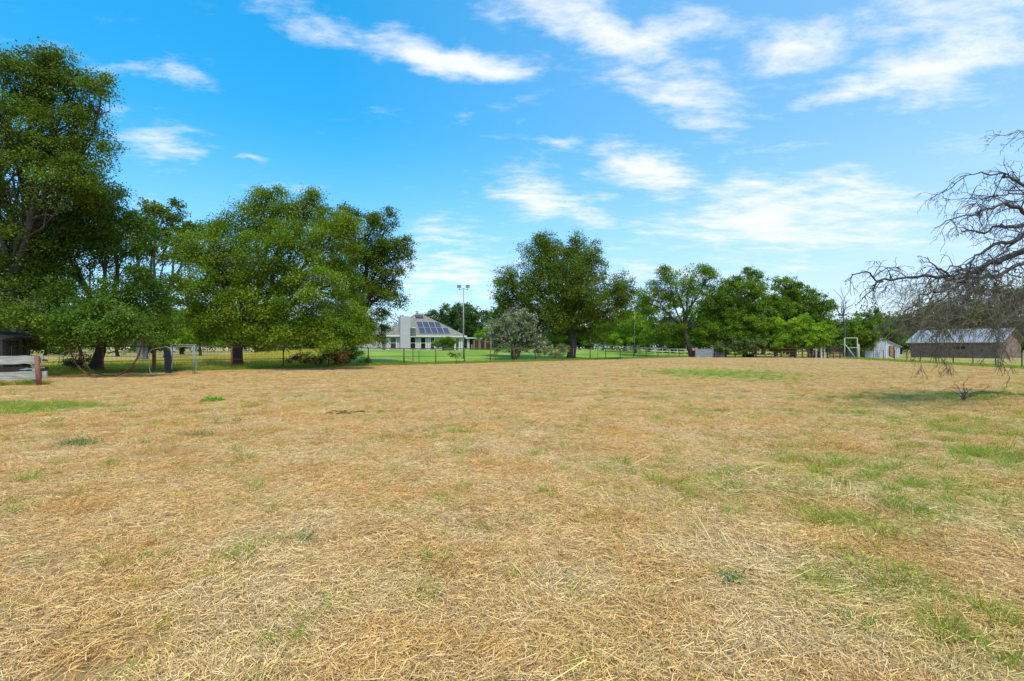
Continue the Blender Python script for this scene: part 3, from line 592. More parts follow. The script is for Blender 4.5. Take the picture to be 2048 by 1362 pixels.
far_tree('woodland_tree', 'dark woodland tree between the floodlight pole and the flowering shrub', 952, 116, 606, 84, LG['far'], 63)
far_tree('woodland_tree', 'dark tree above the left end of the house roof', 815, 124, 624, 60, LG['far'], 64)
far_tree('woodland_tree', 'bluish tree peeping over the left shoulder of the flowering shrub', 990, 125, 610, 64, LG['far'], 65)
T('green_bush', 'bright yellow green bush left of the flowering shrub', 960, 92, [(965, 667, 16, 9, 0), (975, 660, 8, 6, 0), (955, 672, 10, 8, 0)], 3500, .2, LG['lite'], .08, seed=66, cat='bush')
for i, (px, D, top, wid, mt) in enumerate([(20, 88, 610, 100, 'mid'), (90, 95, 630, 100, 'lite'), (160, 90, 615, 100, 'mid'), (235, 84, 600, 90, 'mid'), (330, 78, 590, 100, 'mid'), (400, 92, 600, 100, 'lite'), (470, 88, 610, 100, 'mid'), (545, 95, 615, 90, 'far'), (-60, 80, 600, 120, 'far'), (610, 92, 620, 80, 'far'), (665, 96, 630, 80, 'mid'), (120, 110, 620, 110, 'far'), (290, 108, 615, 110, 'far'), (365, 112, 620, 110, 'mid'), (510, 112, 620, 100, 'mid'), (730, 100, 640, 80, 'far')]):
    far_tree('woodland_tree', 'green tree in the line across the far side of the left field', px, D, top, wid, LG[mt], 70 + i, 'trees across the far side of the left field')
for i, (px, D, top, wid, mt) in enumerate([(1060, 112, 650, 90, 'far'), (1110, 120, 640, 90, 'mid'), (1160, 122, 645, 90, 'far'), (1205, 112, 640, 80, 'lite'), (1250, 118, 625, 90, 'mid'), (1295, 108, 600, 100, 'mid'), (1345, 110, 618, 100, 'far'), (1400, 108, 612, 100, 'mid'), (1455, 104, 572, 110, 'mid'), (1525, 106, 578, 110, 'mid'), (1575, 110, 588, 100, 'far'), (1625, 106, 606, 90, 'mid'), (1660, 122, 625, 70, 'far')]):
    far_tree('woodland_tree', 'shaded tree in the line behind the white rail fence and open tree', px, D, top, wid, LG[mt], 90 + i, 'trees in the line behind the white rail fence')
for i, (px, D, top, wid, mt) in enumerate([(1700, 120, 625, 80, 'far'), (1745, 124, 622, 90, 'far'), (1800, 120, 612, 100, 'far'), (1850, 118, 600, 100, 'olive'), (1905, 114, 588, 110, 'far'), (1960, 110, 570, 110, 'olive'), (2015, 104, 555, 120, 'far'), (2080, 100, 570, 120, 'dark'), (2160, 96, 570, 130, 'dark')]):
    far_tree('woodland_tree', 'dusky tree in the line behind the shed and the brown barn', px, D, top, wid, LG[mt], 110 + i, 'trees in the line behind the brown barn')
# far ring: the woods closing the horizon
rgn = np.random.default_rng(9); V_ = []; cr_ = []
for i in range(1500):
    a = rgn.uniform(-1.05, 1.05); d = rgn.uniform(185, 260); x = math.sin(a) * d; y = math.cos(a) * d
    for k in range(5): V_.append((x + rgn.normal(0, 2.5), y + rgn.normal(0, 2.5), abs(rgn.normal(0, 4)) + 1.5 + rgn.uniform(0, 4)))
link_w = link('distant_woods', leaves_mesh('distant_woods', np.array(V_), rgn.uniform(2.2, 3.6, len(V_)), 22, .9, rgn, LG['far'], .25))
tag(link_w, 'distant woods closing the horizon all round', 'woods', kind='stuff')

# leafless little tree right of the small fresh green tree, and the big dead tree
def bare(mb, mbt, pts, r0, r1, rng, lvl, dens, droop, reach, thin):
    """a bough along pts with twigs off it; thin ones go to mbt"""
    n = len(pts); rad = [r0 + (r1 - r0) * (i / (n - 1)) for i in range(n)]
    (mb if r0 > thin else mbt).tube(pts, rad, 7 if r0 > .03 else (5 if r0 > .012 else 3), r0 > .02)
    if lvl <= 0: return
    seg = [(Vector(pts[i]), Vector(pts[i + 1])) for i in range(n - 1)]; tl = sum((b - a).length for a, b in seg)
    for _ in range(max(2, int(tl * dens))):
        k = rng.random() ** .8 * tl; acc = 0
        for a, b in seg:
            l = (b - a).length
            if acc + l >= k: break
            acc += l
        p = a + (b - a) * min(1, (k - acc) / max(l, 1e-6)); d = (b - a).normalized()
        side = Vector((rng.gauss(0, 1), rng.gauss(0, 1), rng.gauss(0, .9))); side = (side - d * side.dot(d)).normalized()
        dirn = (d * .75 + side * .75).normalized(); L_ = reach * rng.uniform(.35, 1.15) * (1 - .35 * k / tl); m = 6; q = [p]; v = dirn.copy()
        for i in range(m):
            v = (v + Vector((rng.gauss(0, .19), rng.gauss(0, .19), rng.gauss(0, .16) - droop * (i / m)))).normalized(); q.append(q[-1] + v * (L_ / m))
        rr = max(.0045, min(r0 * .55, .005 + L_ * .011))
        bare(mb, mbt, q, rr, max(.0035, rr * .35), rng, lvl - 1, dens * 1.15, droop, reach * .5, thin)
def smooth_path(P, n=4):
    P = [Vector(p) for p in P]; out = []
    for i in range(len(P) - 1):
        p0 = P[max(i - 1, 0)]; p1 = P[i]; p2 = P[i + 1]; p3 = P[min(i + 2, len(P) - 1)]
        for k in range(n):
            t = k / n; out.append(.5 * ((2 * p1) + (p2 - p0) * t + (2 * p0 - 5 * p1 + 4 * p2 - p3) * t * t + (3 * p1 - p0 - 3 * p2 + p3) * t ** 3))
    out.append(P[-1]); return out
rr_ = random.Random(4)
dt = empty('dead_tree', gp(2215, 13.4), 'large dead tree with bare drooping boughs reaching in from the right edge', 'tree'); db = Vector(dt.location)
tk = MB(); fork = at(2200, 500, 13.4) - db
tk.tube(smooth_path([(0, 0, -.2), (.05, 0, 1.0), (-.05, .1, 2.2), fork, fork + Vector((.4, .3, 1.6)), fork + Vector((.2, .6, 3.2))]), [.40 - .015 * i for i in range(21)], 12)
tk.build('trunk', M['deadbark'], dt, True)
BO = [  # (start radius, end radius, [(px, py, depth)...], twig reach, droop)
    (.085, .012, [(2130, 440, 13.3), (2080, 392, 13), (2048, 375, 12.8), (2033, 361, 12.7), (2015, 354, 12.6), (1989, 349, 12.5), (1950, 347, 12.4), (1905, 366, 12.3)], 1.0, .35),
    (.11, .012, [(2130, 470, 13.2), (2080, 440, 12.7), (2048, 424, 12.4), (2029, 410, 12.3), (2011, 405, 12.2), (1985, 415, 12.0), (1952, 429, 11.9), (1904, 437, 11.8), (1870, 458, 11.8)], 1.0, .4),
    (.10, .03, [(2130, 480, 13.5), (2080, 455, 13.7), (2048, 449, 13.8), (2015, 455, 13.8), (1996, 451, 13.9), (1982, 461, 13.9), (1963, 462, 14), (1921, 459, 14)], .7, .3),
    (.14, .02, [(2140, 490, 13.0), (2090, 482, 12.6), (2048, 471, 12.3), (2022, 484, 12.2), (2000, 487, 12.1), (1975, 500, 12.0), (1950, 520, 11.9), (1925, 545, 11.8)], .9, .5),
    (.17, .02, [(2150, 510, 13.2), (2090, 500, 13.0), (2048, 504, 12.9), (2026, 512, 12.9), (1989, 522, 12.9), (1967, 538, 12.9), (1934, 550, 12.9), (1912, 563, 12.9), (1897, 556, 12.8), (1857, 551, 12.7), (1816, 556, 12.6), (1765, 560, 12.5), (1737, 545, 12.4), (1703, 547, 12.3)], .85, .55),
    (.10, .012, [(2140, 530, 13), (2080, 520, 12.4), (2040, 530, 12.1), (1990, 548, 11.9), (1945, 556, 11.8), (1912, 566, 11.8), (1882, 584, 11.8), (1850, 588, 11.8), (1824, 613, 11.8), (1794, 642, 11.8), (1757, 657, 11.8)], .8, .6),
    (.05, .008, [(1765, 560, 12.5), (1748, 575, 12.4), (1735, 587, 12.4), (1710, 609, 12.3)], .6, .6),
    (.03, .006, [(2120, 300, 13.2), (2080, 276, 13), (2048, 270, 13), (2007, 268, 12.9), (1980, 257, 12.9)], .7, .0),
    (.06, .008, [(2120, 440, 13.3), (2070, 400, 13.6), (2048, 391, 13.8), (2007, 389, 13.9), (1952, 400, 14), (1885, 401, 14)], .9, .45),
    (.07, .012, [(1912, 563, 12.9), (1890, 545, 12.8), (1871, 534, 12.8), (1857, 512, 12.7)], .4, .1),
    (.05, .008, [(2048, 470, 12.3), (2010, 500, 12.0), (1975, 530, 11.8), (1940, 560, 11.6), (1905, 600, 11.5)], .8, .6),
]
rd = random.Random(12)
for i in range(17):      # arching boughs that hang towards the ground
    sx = rd.uniform(1900, 2110); sy = rd.uniform(530, 600); D0 = rd.uniform(11.2, 14.2); ex = sx - rd.uniform(-10, 130); ey = rd.choice([rd.uniform(640, 700), rd.uniform(690, 752)])
    mx_ = (sx * .55 + ex * .45) - 12; BO.append((.035, .006, [(sx + 25, sy + 10, 13), (sx, sy, D0), (mx_, sy + (ey - sy) * .18, D0 - .3), (ex, sy + (ey - sy) * .6, D0 - .6), (ex + rd.uniform(-12, 12), ey, D0 - .6)], .75, .75))
for (ra, rb, P, reach, droop) in BO:
    pts = smooth_path([at(*p) - db for p in P], 3); mb = MB(); mt = MB()
    pts = [p + Vector((rd.gauss(0, .032), rd.gauss(0, .06), rd.gauss(0, .032))) for p in pts]
    if P[0][0] > 2115: pts = [fork] + pts
    bare(mb, mt, pts, ra * .56, rb * .6, rr_, 3, 5.3 if ra > .04 else 4.8, droop * 1.15, reach * (1.15 if ra > .04 else .9), .0)
    mb.build('bough', M['deadbark'] if ra > .04 else M['twig'], dt, True)
rr2 = random.Random(8)
ht = MB()                # a curtain of thin hanging twigs
for i in range(980):
    px = rr2.uniform(1800, 2120); py = rr2.uniform(560, 665) ; D0 = rr2.uniform(10.8, 14.4); p = at(px, py, D0) - db; q = [p]; v = Vector((rr2.gauss(-.25, .6), rr2.gauss(0, .5), rr2.gauss(.1, .4))).normalized()
    L_ = rr2.uniform(.5, 1.35)
    for k in range(7):
        v = (v + Vector((rr2.gauss(0, .14), rr2.gauss(0, .14), -.22 * (1 + k * .1)))).normalized(); q.append(q[-1] + v * L_ / 7)
    lim = gzf(q[-1].x + db.x, q[-1].y + db.y) - db.z + .15
    if q[-1].z < lim: continue
    rad = rr2.uniform(.0035, .0075); ht.tube(q, [rad * (1 - .1 * k) for k in range(8)], 3, False)
ht.build('hanging_twigs', M['twig'], dt)

bt = empty('bare_tree', gp(1690, 78), 'small leafless tree with forked grey top left of the tall gate frame', 'tree'); bb = Vector(bt.location)
mb = MB(); mt = MB(); f0 = at(1686, 632, 78) - bb; rb_ = random.Random(3)
mb.tube(wob((0, 0, -.2), tuple(f0), 6, .05, np.random.default_rng(1)), [.22, .19, .17, .16, .15, .13, .12], 8)
for (ex, ey) in [(1668, 578), (1682, 572), (1700, 580), (1712, 596), (1660, 605), (1720, 620), (1650, 590), (1695, 600)]:
    bare(mb, mt, [tuple(v) for v in wob(tuple(f0), tuple(at(ex, ey, 78 + rb_.uniform(-1.5, 1.5)) - bb), 6, .12, np.random.default_rng(int(ex)))], .075, .02, rb_, 2, 1.1, .0, 1.5, 0)
mb.build('branches', M['greytwig'], bt, True)

tw = empty('dead_bush', gp(1928, 13.6), 'little dead bush of dark twigs standing on the pasture under the dead tree', 'bush'); mb = MB(); mt = MB(); rb_ = random.Random(6)
for (dx, dz) in [(-.14, .42), (.05, .5), (.16, .36), (-.3, .3), (.3, .22)]:
    bare(mb, mt, smooth_path([(0, 0, -.04), (dx * .3, .02, dz * .45), (dx, rb_.uniform(-.1, .1), dz)], 3), .013, .004, rb_, 2, 9, .1, .22, 0)
mb.build('twigs', M['deadbark'], tw, True)
tw = empty('fallen_branch', gp(1975, 14.2), 'fallen dead branch lying on the grass right of the little dead bush', 'branch'); mb = MB(); mt = MB()
bare(mb, mt, smooth_path([(-.55, 0, .06), (-.2, .1, .16), (.3, 0, .14), (.8, .2, .05)], 4), .014, .004, rb_, 2, 6, .1, .35, 0)
mb.build('twigs', M['deadbark'], tw, True)
tw = empty('fallen_branch', gp(697, 10.9), 'thin broken sticks with turned soil lying in the left middle of the pasture', 'branch'); mb = MB(); rb_ = random.Random(9)
for i in range(9):
    a = rb_.uniform(-.5, .5); x0 = rb_.uniform(-.45, .4); l = rb_.uniform(.12, .4); y0 = rb_.uniform(-.2, .2)
    mb.tube([(x0 - l / 2 * math.cos(a), y0 - l / 2 * math.sin(a), .03), (x0, y0 + .01, .055), (x0 + l / 2 * math.cos(a), y0 + l / 2 * math.sin(a), .03)], [.010, .012, .006], 5)
mb.build('sticks', M['deadbark'], tw, True)
# low grey green weeds
def weed(px, D, r, n, mat, lab, h=.06, nm='weed_clump'):
    rng = np.random.default_rng(int(px)); p = gp(px, D); k = max(6, int(r * r * n)); parts = []
    q = rng.uniform(0, 6.28, k); rr = r * np.sqrt(rng.uniform(0, 1, k)); c = np.stack([np.cos(q) * rr, np.sin(q) * rr * .6, np.full(k, h * .5)], 1)
    for i in range(k): c[i, 2] = h * .5 + gzf(c[i, 0] + p.x, c[i, 1] + p.y) - p.z
    o = link(nm, leaves_mesh(nm, c, np.full(k, .09), 26, .026 if h < .1 else .08, rng, mat, .3, .5), None, p); tag(o, lab, 'weed')
weed(163, 7.45, .28, 700, M['weed'], 'low grey green creeping weed on the bare patch at lower left')
weed(618, 3.76, .06, 1500, M['weed'], 'tiny dark green weed rosette in the straw left of the middle foreground')
weed(395, 8.2, .30, 300, M['weed'], 'flat dark green weed patch beside bare soil in the left pasture')
weed(460, 9.6, .42, 160, M['weed'], 'thin strip of grey green weeds left of the broken sticks')
weed(425, 13.5, .26, 400, M['grass'], 'bright green grass tuft alone in the left pasture', .14, 'grass_clump')
weed(1464, 3.1, .035, 1200, M['weed'], 'tiny green weed rosette in the right foreground straw')

# ------------------------------------------------------------------ pipe fence along the pasture
fe = empty('pipe_fence', (-23.3, 28.7, 0), 'long rusty pipe and wire mesh fence crossing behind the pasture', 'fence'); fo = Vector(fe.location)
def fx(k): return .2 + 2.36 * k
def rail_h(x): return 1.40 + .17 * float(sstep(-8, -24, x)) if x < -8 else 1.40 - .06 * float(sstep(0, 25, x))
def fp(x, h=0, off=0): return Vector((x + off * .707, x + 52 - off * .707, gzf(x, x + 52) + h)) - fo
KS = range(-14, 13)
for k in KS:
    x = fx(k); r = .048 if k % 4 else .06
    MB().tube([fp(x, -.1), fp(x, rail_h(x) + (.0 if k > -9 else .02))], r, 8).build('post', M['rust'] if k > -8 else M['redpost'], fe, True)
wm = MB()
for k in list(KS)[:-1]:
    a, b = fx(k), fx(k + 1)
    MB().tube([fp(a, rail_h(a)), fp(b, rail_h(b))], .036, 7).build('top_rail', M['rust'], fe, True)
    MB().tube([fp(a, .70), fp(b, .70)], .016, 6).build('mid_rail', M['rust'], fe, True)
    m = 16
    for i in range(1, m):
        x = a + (b - a) * i / m; wm.tube([fp(x, .03, .06), fp(x, rail_h(x) - .06, .06)], .0042, 3, False)
    for j in range(9): h = .06 + j * .155; wm.tube([fp(a, h, .06), fp((a + b) / 2, h - .01, .06), fp(b, h, .06)], .0042, 3, False)
    if k in (-6, -4, 1, 2, 4, 7): x = (a * .55 + b * .45); MB().beam(fp(x, -.1, .05), fp(x, 1.32, .05), .04).build('steel_post', M['steel'], fe)
wm.build('wire_mesh', M['wire'], fe)
MB().tube([fp(-22.7, 1.5, .05), fp(-23.25, 1.15, .05)], .03, 6).build('brace', M['redpost'], fe, True)
p = fp(-21.7, 0, .06); MB().beam(p + Vector((0, 0, -.1)), p + Vector((0, 0, 1.5)), .14).build('timber_post', M['brownpost'], fe)

# wire fence down the right side
wf = empty('wire_fence', (44, 58, 0), 'wire fence on dark steel posts running down the right side in front of the barn', 'fence'); wo = Vector(wf.location)
def rp(t): y = 70 - 40 * t; x = 36.2 + (y - 35) * .31; return x, y
NP = 15
for i in range(NP):
    x, y = rp(i / (NP - 1)); z = gzf(x, y)
    MB().beam(Vector((x, y, z - .1)) - wo, Vector((x, y, z + 1.2)) - wo, .055).build('steel_post', M['steel'], wf)
wm = MB()
for i in range(NP - 1):
    xa, ya = rp(i / (NP - 1)); xb, yb = rp((i + 1) / (NP - 1))
    for h in (.15, .4, .65, .9, 1.13): wm.tube([Vector((xa, ya, gzf(xa, ya) + h)) - wo, Vector((xb, yb, gzf(xb, yb) + h)) - wo], .006, 3, False)
wm.build('wire', M['wire'], wf)
# far side: rusty fence joining the two, with panels and gates
bf = empty('pen_fence', gp(1540, 79), 'low dark pen fence between the tin panels and the pipe gate frame', 'fence'); bo = Vector(bf.location)
prev = None
for i, px in enumerate([1452, 1470, 1490, 1512, 1530, 1590, 1605, 1632, 1642, 1655, 1667, 1680]):
    D = 79 - (px - 1452) * .045; p = gp(px, D) - bo
    MB().beam(p + Vector((0, 0, -.1)), p + Vector((0, 0, 1.45)), .10 if i % 3 else .15).build('post', M['palewood'] if i in (7, 8) else M['darkwood'] if i % 2 else M['rust'], bf)
    if prev is not None:
        for h in (.5, .95, 1.38): MB().tube([prev + Vector((0, 0, h)), p + Vector((0, 0, h))], .035, 5).build('rail', M['rust'], bf, True)
    prev = p
for i, (px0, px1, h, D, mat, lab) in enumerate([(1391, 1427, 1.25, 77, 'tin', 'larger grey tin trough side leaning at the fence under the open crowned tree'), (1430, 1450, 1.15, 78, 'tin', 'smaller grey tin sheet standing right of the larger one')]):
    o = empty('tin_panel', gp((px0 + px1) / 2, D), lab, 'panel'); w = (px1 - px0) / F * D / 2; mb = MB(); n = int(w * 14)
    vs = []; 
    for k in range(n + 1):
        x = -w + 2 * w * k / n; yy = .03 * math.sin(k * 2.2); vs += [(x, yy, .0), (x, yy, h), (x, yy + .012, h), (x, yy + .012, 0)]
    mb.add(vs, [(4 * k + j, 4 * k + (j + 1) % 4, 4 * k + 4 + (j + 1) % 4, 4 * k + 4 + j) for k in range(n) for j in range(4)]); mb.build('sheet', M[mat], o)
    mb = MB(); mb.beam((-w, .06, h + .03), (w, .06, h + .03), .07); mb.build('top_bar', M['rust'], o)
    for x in (-w - .06, w + .06): MB().beam((x, .06, -.1), (x, .06, h + .2), .09).build('post', M['rust'], o)
# rusty stock gate with a little hoop frame on top (px 1547..1582)
def rail_gate(label, px0, px1, D, h, rails, mat, name='stock_gate'):
    o = empty(name, gp((px0 + px1) / 2, D), label, 'gate'); w = (px1 - px0) / F * D / 2
    for x in (-w, w): MB().tube([(x, 0, -.05), (x, 0, h)], .06, 7).build('upright', mat, o, True)
    for z in rails: MB().tube([(-w, 0, z), (w, 0, z)], .035, 6).build('rail', mat, o, True)
    return o
g = rail_gate('rusty barred stock gate with a small square frame on top', 1563, 1580, 77, 1.75, (.3, .65, 1.0, 1.35, 1.7), M['pinkred'])
MB().tube([(-1.25, 0, 1.75), (-1.25, 0, 2.75), (-.3, 0, 2.75), (-.3, 0, 1.75)], .04, 6).build('top_frame', M['palewood'], g, True)
g = rail_gate('narrow pale gatepost pair with a grey sheet, left of the rusty barred gate', 1548.5, 1561, 77.3, 1.7, (1.62,), M['palewood'], 'pen_gate')
MB().box((-.42, -.02, .15), (.1, .02, 1.1)).build('sheet', M['tin'], g)
o = empty('gate_post', gp(1617, 75), 'dark red square gate post beside the small fresh green tree', 'post')
MB().beam((0, 0, -.1), (0, 0, 1.85), .24).build('post', M['redpost'], o); MB().beam((.1, -.02, 1.2), (.1, -.02, 3.1), .07).build('extension', M['rust'], o)
o = empty('plank_pen', gp(1635, 77), 'low brown weathered plank pen right of the dark red gate post', 'pen')
for i in range(8): MB().box((-1.1 + i * .29, 0, 0), (-.84 + i * .29, .04, 1.05 + .06 * math.sin(i * 3))).build('plank', M['board'] if i % 2 else M['darkwood'], o)
for i, (px) in enumerate((1643.5, 1649)):
    o = gp(px, 75.5); b = MB().beam((0, 0, -.1), (0, 0, 1.6 - .1 * i), .13).build('white_post', M['white'], None); b.location = o; tag(b, ['taller white post left of its pair, under the small fresh green tree', 'shorter white post right of its pair, under the small fresh green tree'][i], 'post')
o = empty('brown_panel_gate', gp(1678, 73.5), 'dark brown slatted gate left of the tall pipe gate frame', 'gate')
for i in range(7): MB().box((-1.3, 0, .15 + i * .21), (1.1, .03, .27 + i * .21)).build('slat', M['darkwood'], o)
for x in (-1.32, 1.12): MB().beam((x, .05, -.1), (x, .05, 1.75), .1).build('post', M['darkwood'], o)
D = 66.0; o = empty('tall_gate_frame', gp(1702, D), 'tall pale square gate frame with a diagonal brace', 'gate frame'); w = 12.6 / F * D
for x in (-w, w): MB().tube([(x, 0, -.1), (x, 0, 2.78)], .055, 7).build('upright', M['palewood'], o, True)
MB().tube([(-w, 0, 2.78), (w, 0, 2.78)], .05, 7).build('top_bar', M['palewood'], o, True); MB().tube([(-.4 * w, .0, 1.5), (w, 0, 1.5)], .045, 7).build('mid_bar', M['palewood'], o, True)
MB().tube([(-w, -.08, 1.95), (w * .75, -.08, .02)], .055, 7).build('brace', M['palewood'], o, True); MB().beam((w + .17, 0, -.1), (w + .17, 0, 2.0), .17).build('timber_post', M['palewood'], o)

# galvanised frames at the left
D = 27.9; o = empty('loop_gate', gp(321, D), 'rounded silver pipe gate leaning at the fence beside the black rubber strip', 'gate'); w = 22 / F * D
pts = [(w, 0, .03), (-w + .25, 0, .0), (-w + .08, 0, .08), (-w, 0, .28), (-w, 0, 1.15), (-w + .08, 0, 1.33), (-w + .28, 0, 1.40), (w, 0, 1.42), (w, 0, .03)]
MB().tube(smooth_path(pts, 3), .022, 7).build('pipe', M['galv'], o, True)
ob = empty('rubber_mat', gp(335, D - .08), 'black rubber strip hanging upright on the silver pipe gate', 'mat'); mb = MB(); vs = []
for k in range(9):
    z = .06 + k * .155; x = .04 * (1 - k / 8) + .012 * math.sin(k * 1.9); vs += [(x - .19, .02 * math.sin(k), z), (x + .17, .02 * math.cos(k * 1.3), z), (x + .17, .03 + .02 * math.cos(k * 1.3), z), (x - .19, .03 + .02 * math.sin(k), z)]
mb.add(vs, [(4 * k + j, 4 * k + (j + 1) % 4, 4 * k + 4 + (j + 1) % 4, 4 * k + 4 + j) for k in range(8) for j in range(4)] + [(3, 2, 1, 0), (32, 33, 34, 35)]); mb.build('sheet', M['rubber'], ob)
D = 28.2; o = empty('silver_gateway', gp(366, D), 'silver pipe gateway right of the black rubber strip, wire showing through it', 'gate'); w = 23.5 / F * D
for x in (-w, w, w - .10): MB().tube([(x, 0, -.05), (x, 0, 1.62 if x != w - .1 else 1.52)], .018, 7).build('upright', M['galv'], o, True)
for z in (1.62, 1.52): MB().tube([(-w, 0, z), (w, 0, z)], .018, 7).build('top_bar', M['galv'], o, True)
mb = MB()
for k in range(9): z = .12 + k * .13; mb.tube([(-w + .5, .02, z), (-w + .9, .02, z - .02), (w - .1, .02, z)], .008, 4)
mb.build('wires', M['wire'], o)
mb = MB()
for k in range(12): mb.box((w + .05 + .02 * (k % 2), -.015, .05 + k * .11), (w + .10 + .02 * (k % 2), .015, .14 + k * .11))
mb.build('chain', M['galv'], o)

# the big pipe ring (two hoops)
o = empty('pipe_ring', gp(212, 24.3), 'large rusty double pipe ring standing upright under the broad low tree', 'ring')
def hoop(cx, cz, r, dy, a0, a1, rad): return MB().tube([(cx + r * math.cos(R(a)), dy + .12 * math.sin(R(a)), cz + r * math.sin(R(a))) for a in np.linspace(a0, a1, 48)], rad, 7)
hoop(0, 1.72, 1.74, 0, -250, 110, .035).build('hoop', M['rust'], o, True)
hoop(.10, 1.74, 1.66, .25, -190, -45, .028).build('inner_hoop', M['rust'], o, True)
o = empty('tangled_vine', gp(123, 26), 'thin bare twisted stems left of the pipe ring', 'vine'); mb = MB(); mt = MB(); rb_ = random.Random(2)
for k in range(5): bare(mb, mt, smooth_path([(rb_.uniform(-.2, .3), 0, 1.9), (rb_.uniform(-.3, .4), .1, 1.3), (rb_.uniform(-.5, .6), 0, .7), (rb_.uniform(-.6, .5), 0, rb_.uniform(.1, .5))], 3), .013, .005, rb_, 1, 3, .1, .4, 0)
mb.build('stems', M['deadbark'], o, True)

# board fence at the left edge
o = empty('board_fence', gp(76, 18.8), 'weathered grey board fence with a red pipe end post at the left edge', 'fence'); bo = Vector(o.location)
MB().tube([(.06, 0, -.1), (.0, 0, .5), (-.04, 0, 1.13)], [.082, .078, .076], 12).build('end_post', M['redpost'], o, True)
def plank(x0, x1, z0, z1, y, w0, w1, th, name='board', mat='board', n=14, sd=0):
    rg = np.random.default_rng(sd); vs = []
    for k in range(n + 1):
        t = k / n; x = x0 + (x1 - x0) * t; z = z0 + (z1 - z0) * t; w = (w0 + (w1 - w0) * t) / 2; a, b = rg.normal(0, .009, 2)
        vs += [(x, y, z - w + a), (x, y, z + w + b), (x, y + th, z + w + b), (x, y + th, z - w + a)]
    return MB().add(vs, [(4 * k + j, 4 * k + (j + 1) % 4, 4 * k + 4 + (j + 1) % 4, 4 * k + 4 + j) for k in range(n) for j in range(4)] + [(3, 2, 1, 0), (4 * n, 4 * n + 1, 4 * n + 2, 4 * n + 3)]).build(name, M[mat], o)
plank(-3.2, .10, .92, 1.00, .10, .34, .30, .045, sd=1); plank(-3.2, .22, .30, .42, .10, .32, .30, .045, sd=2)
plank(-1.0, -.06, .60, .68, .30, .05, .045, .03, 'white_lath', 'white', sd=3); plank(-2.4, -.1, .55, .62, .5, .2, .2, .04, 'back_board', 'darkwood', sd=4)
for x in (-.35, -2.1): MB().beam((x, .22, -.1), (x, .22, 1.05), .12, .06).build('rear_post', M['board'], o)
o = empty('hose', gp(86, 18.9), 'short black hose end poking out behind the red end post', 'hose')
MB().tube(smooth_path([(-.28, .1, .86), (-.1, .05, .93), (.02, 0, .98), (.16, 0, .96)], 3), [.02] * 6 + [.035] * 4, 8).build('tube', M['blacktube'], o, True)

# lean-to in the shadow at the left edge
o = empty('lean_to', gp(-52, 23.5), 'dark open lean-to shed with a sagging roof at the left edge', 'shed')
rf = MB(); 
for (x, z) in ((0, 0),): rf.add([(-3, -.6, 2.65), (1.95, -.6, 1.80), (2.0, 1.2, 1.95), (-3, 1.2, 2.8), (-3, -.6, 2.72), (1.95, -.6, 1.87), (2.0, 1.2, 2.02), (-3, 1.2, 2.87)], [(3, 2, 1, 0), (4, 5, 6, 7), (0, 1, 5, 4), (1, 2, 6, 5), (2, 3, 7, 6), (3, 0, 4, 7)])
rf.build('roof', M['darkwood'], o)
for (x, y, h, mt_) in ((1.15, -.5, 1.98, 'board'), (1.85, -.5, 1.80, 'darkwood'), (-1.2, 1.1, 2.4, 'darkwood'), (1.2, 1.1, 2.0, 'darkwood')): MB().beam((x, y, -.1), (x, y, h), .16).build('post', M[mt_], o)
for i in range(14): MB().box((-2.9 + i * .32, 1.15, 0), (-2.66 + i * .32, 1.19, 1.85)).build('wall_board', M['darkwood'], o)

# ------------------------------------------------------------------ floodlight poles
def flood(px, top, D, label, heads=True, r=.085):
    b = gp(px, D); H = CH + (HY - top) / F * D - b.z; o = empty('floodlight_pole', b, label, 'light pole', 'floodlight poles round the lawn')
    MB().tube([(0, 0, -.2), (0, 0, H * .5), (0, 0, H - .25)], [r, r * .9, r * .75], 10).build('pole', M['galv'], o, True)
    MB().tube([(-.52, 0, H - .45), (0, 0, H - .28), (.52, 0, H - .45)], .03, 6).build('crossarm', M['galv'], o, True)
    for s in (-1, 1):
        mb = MB(); c = Vector((s * .5, 0, H - .12)); mb.add([c + Vector(v) for v in [(-.14, .1, .0), (.14, .1, .0), (.14, .1, .26), (-.14, .1, .26), (-.23, -.14, -.12), (.23, -.14, -.12), (.23, -.14, .2), (-.23, -.14, .2)]],
               [(0, 1, 2, 3), (7, 6, 5, 4), (0, 4, 5, 1), (1, 5, 6, 2), (2, 6, 7, 3), (3, 7, 4, 0)]); h = mb.build('floodlight', M['steel'], o)
        MB().box((s * .5 - .2, -.155, H - .22), (s * .5 + .2, -.142, H + .06)).build('lens', M['tin'], h)
        MB().beam((s * .5, 0, H - .45), (s * .5, 0, H - .1), .05).build('bracket', M['steel'], o)
    return o
flood(927, 572, 58, 'floodlight pole with two lamps right of the house, tallest against open sky')
flood(1269, 617, 88, 'floodlight pole half hidden by the leaves right of the central oak')
flood(1641, 612, 88, 'floodlight pole against the dark tree on the right')

# birdhouse on a pole
D = 47; b = gp(826, D); o = empty('birdhouse', b, 'tiered bird house with a white roof on a thin pole in front of the chimney', 'bird house')
MB().tube([(0, 0, -.1), (0, 0, 1.95)], .025, 7).build('pole', M['steel'], o, True)
for i in range(4):
    z = CH + (HY - 672) / F * D - b.z + i * .19; f = MB().box((-.22, -.2, z), (.22, .2, z + .155)).build('tier', M['greenlouvre'], o); MB().box((-.27, -.25, z - .02), (.27, .25, z)).build('deck', M['white'], f)
z += .16; MB().add([(-.28, -.27, z), (.28, -.27, z), (.28, .27, z), (-.28, .27, z), (0, 0, z + .16)], [(0, 1, 4), (1, 2, 4), (2, 3, 4), (3, 0, 4), (3, 2, 1, 0)]).build('roof', M['white'], o)

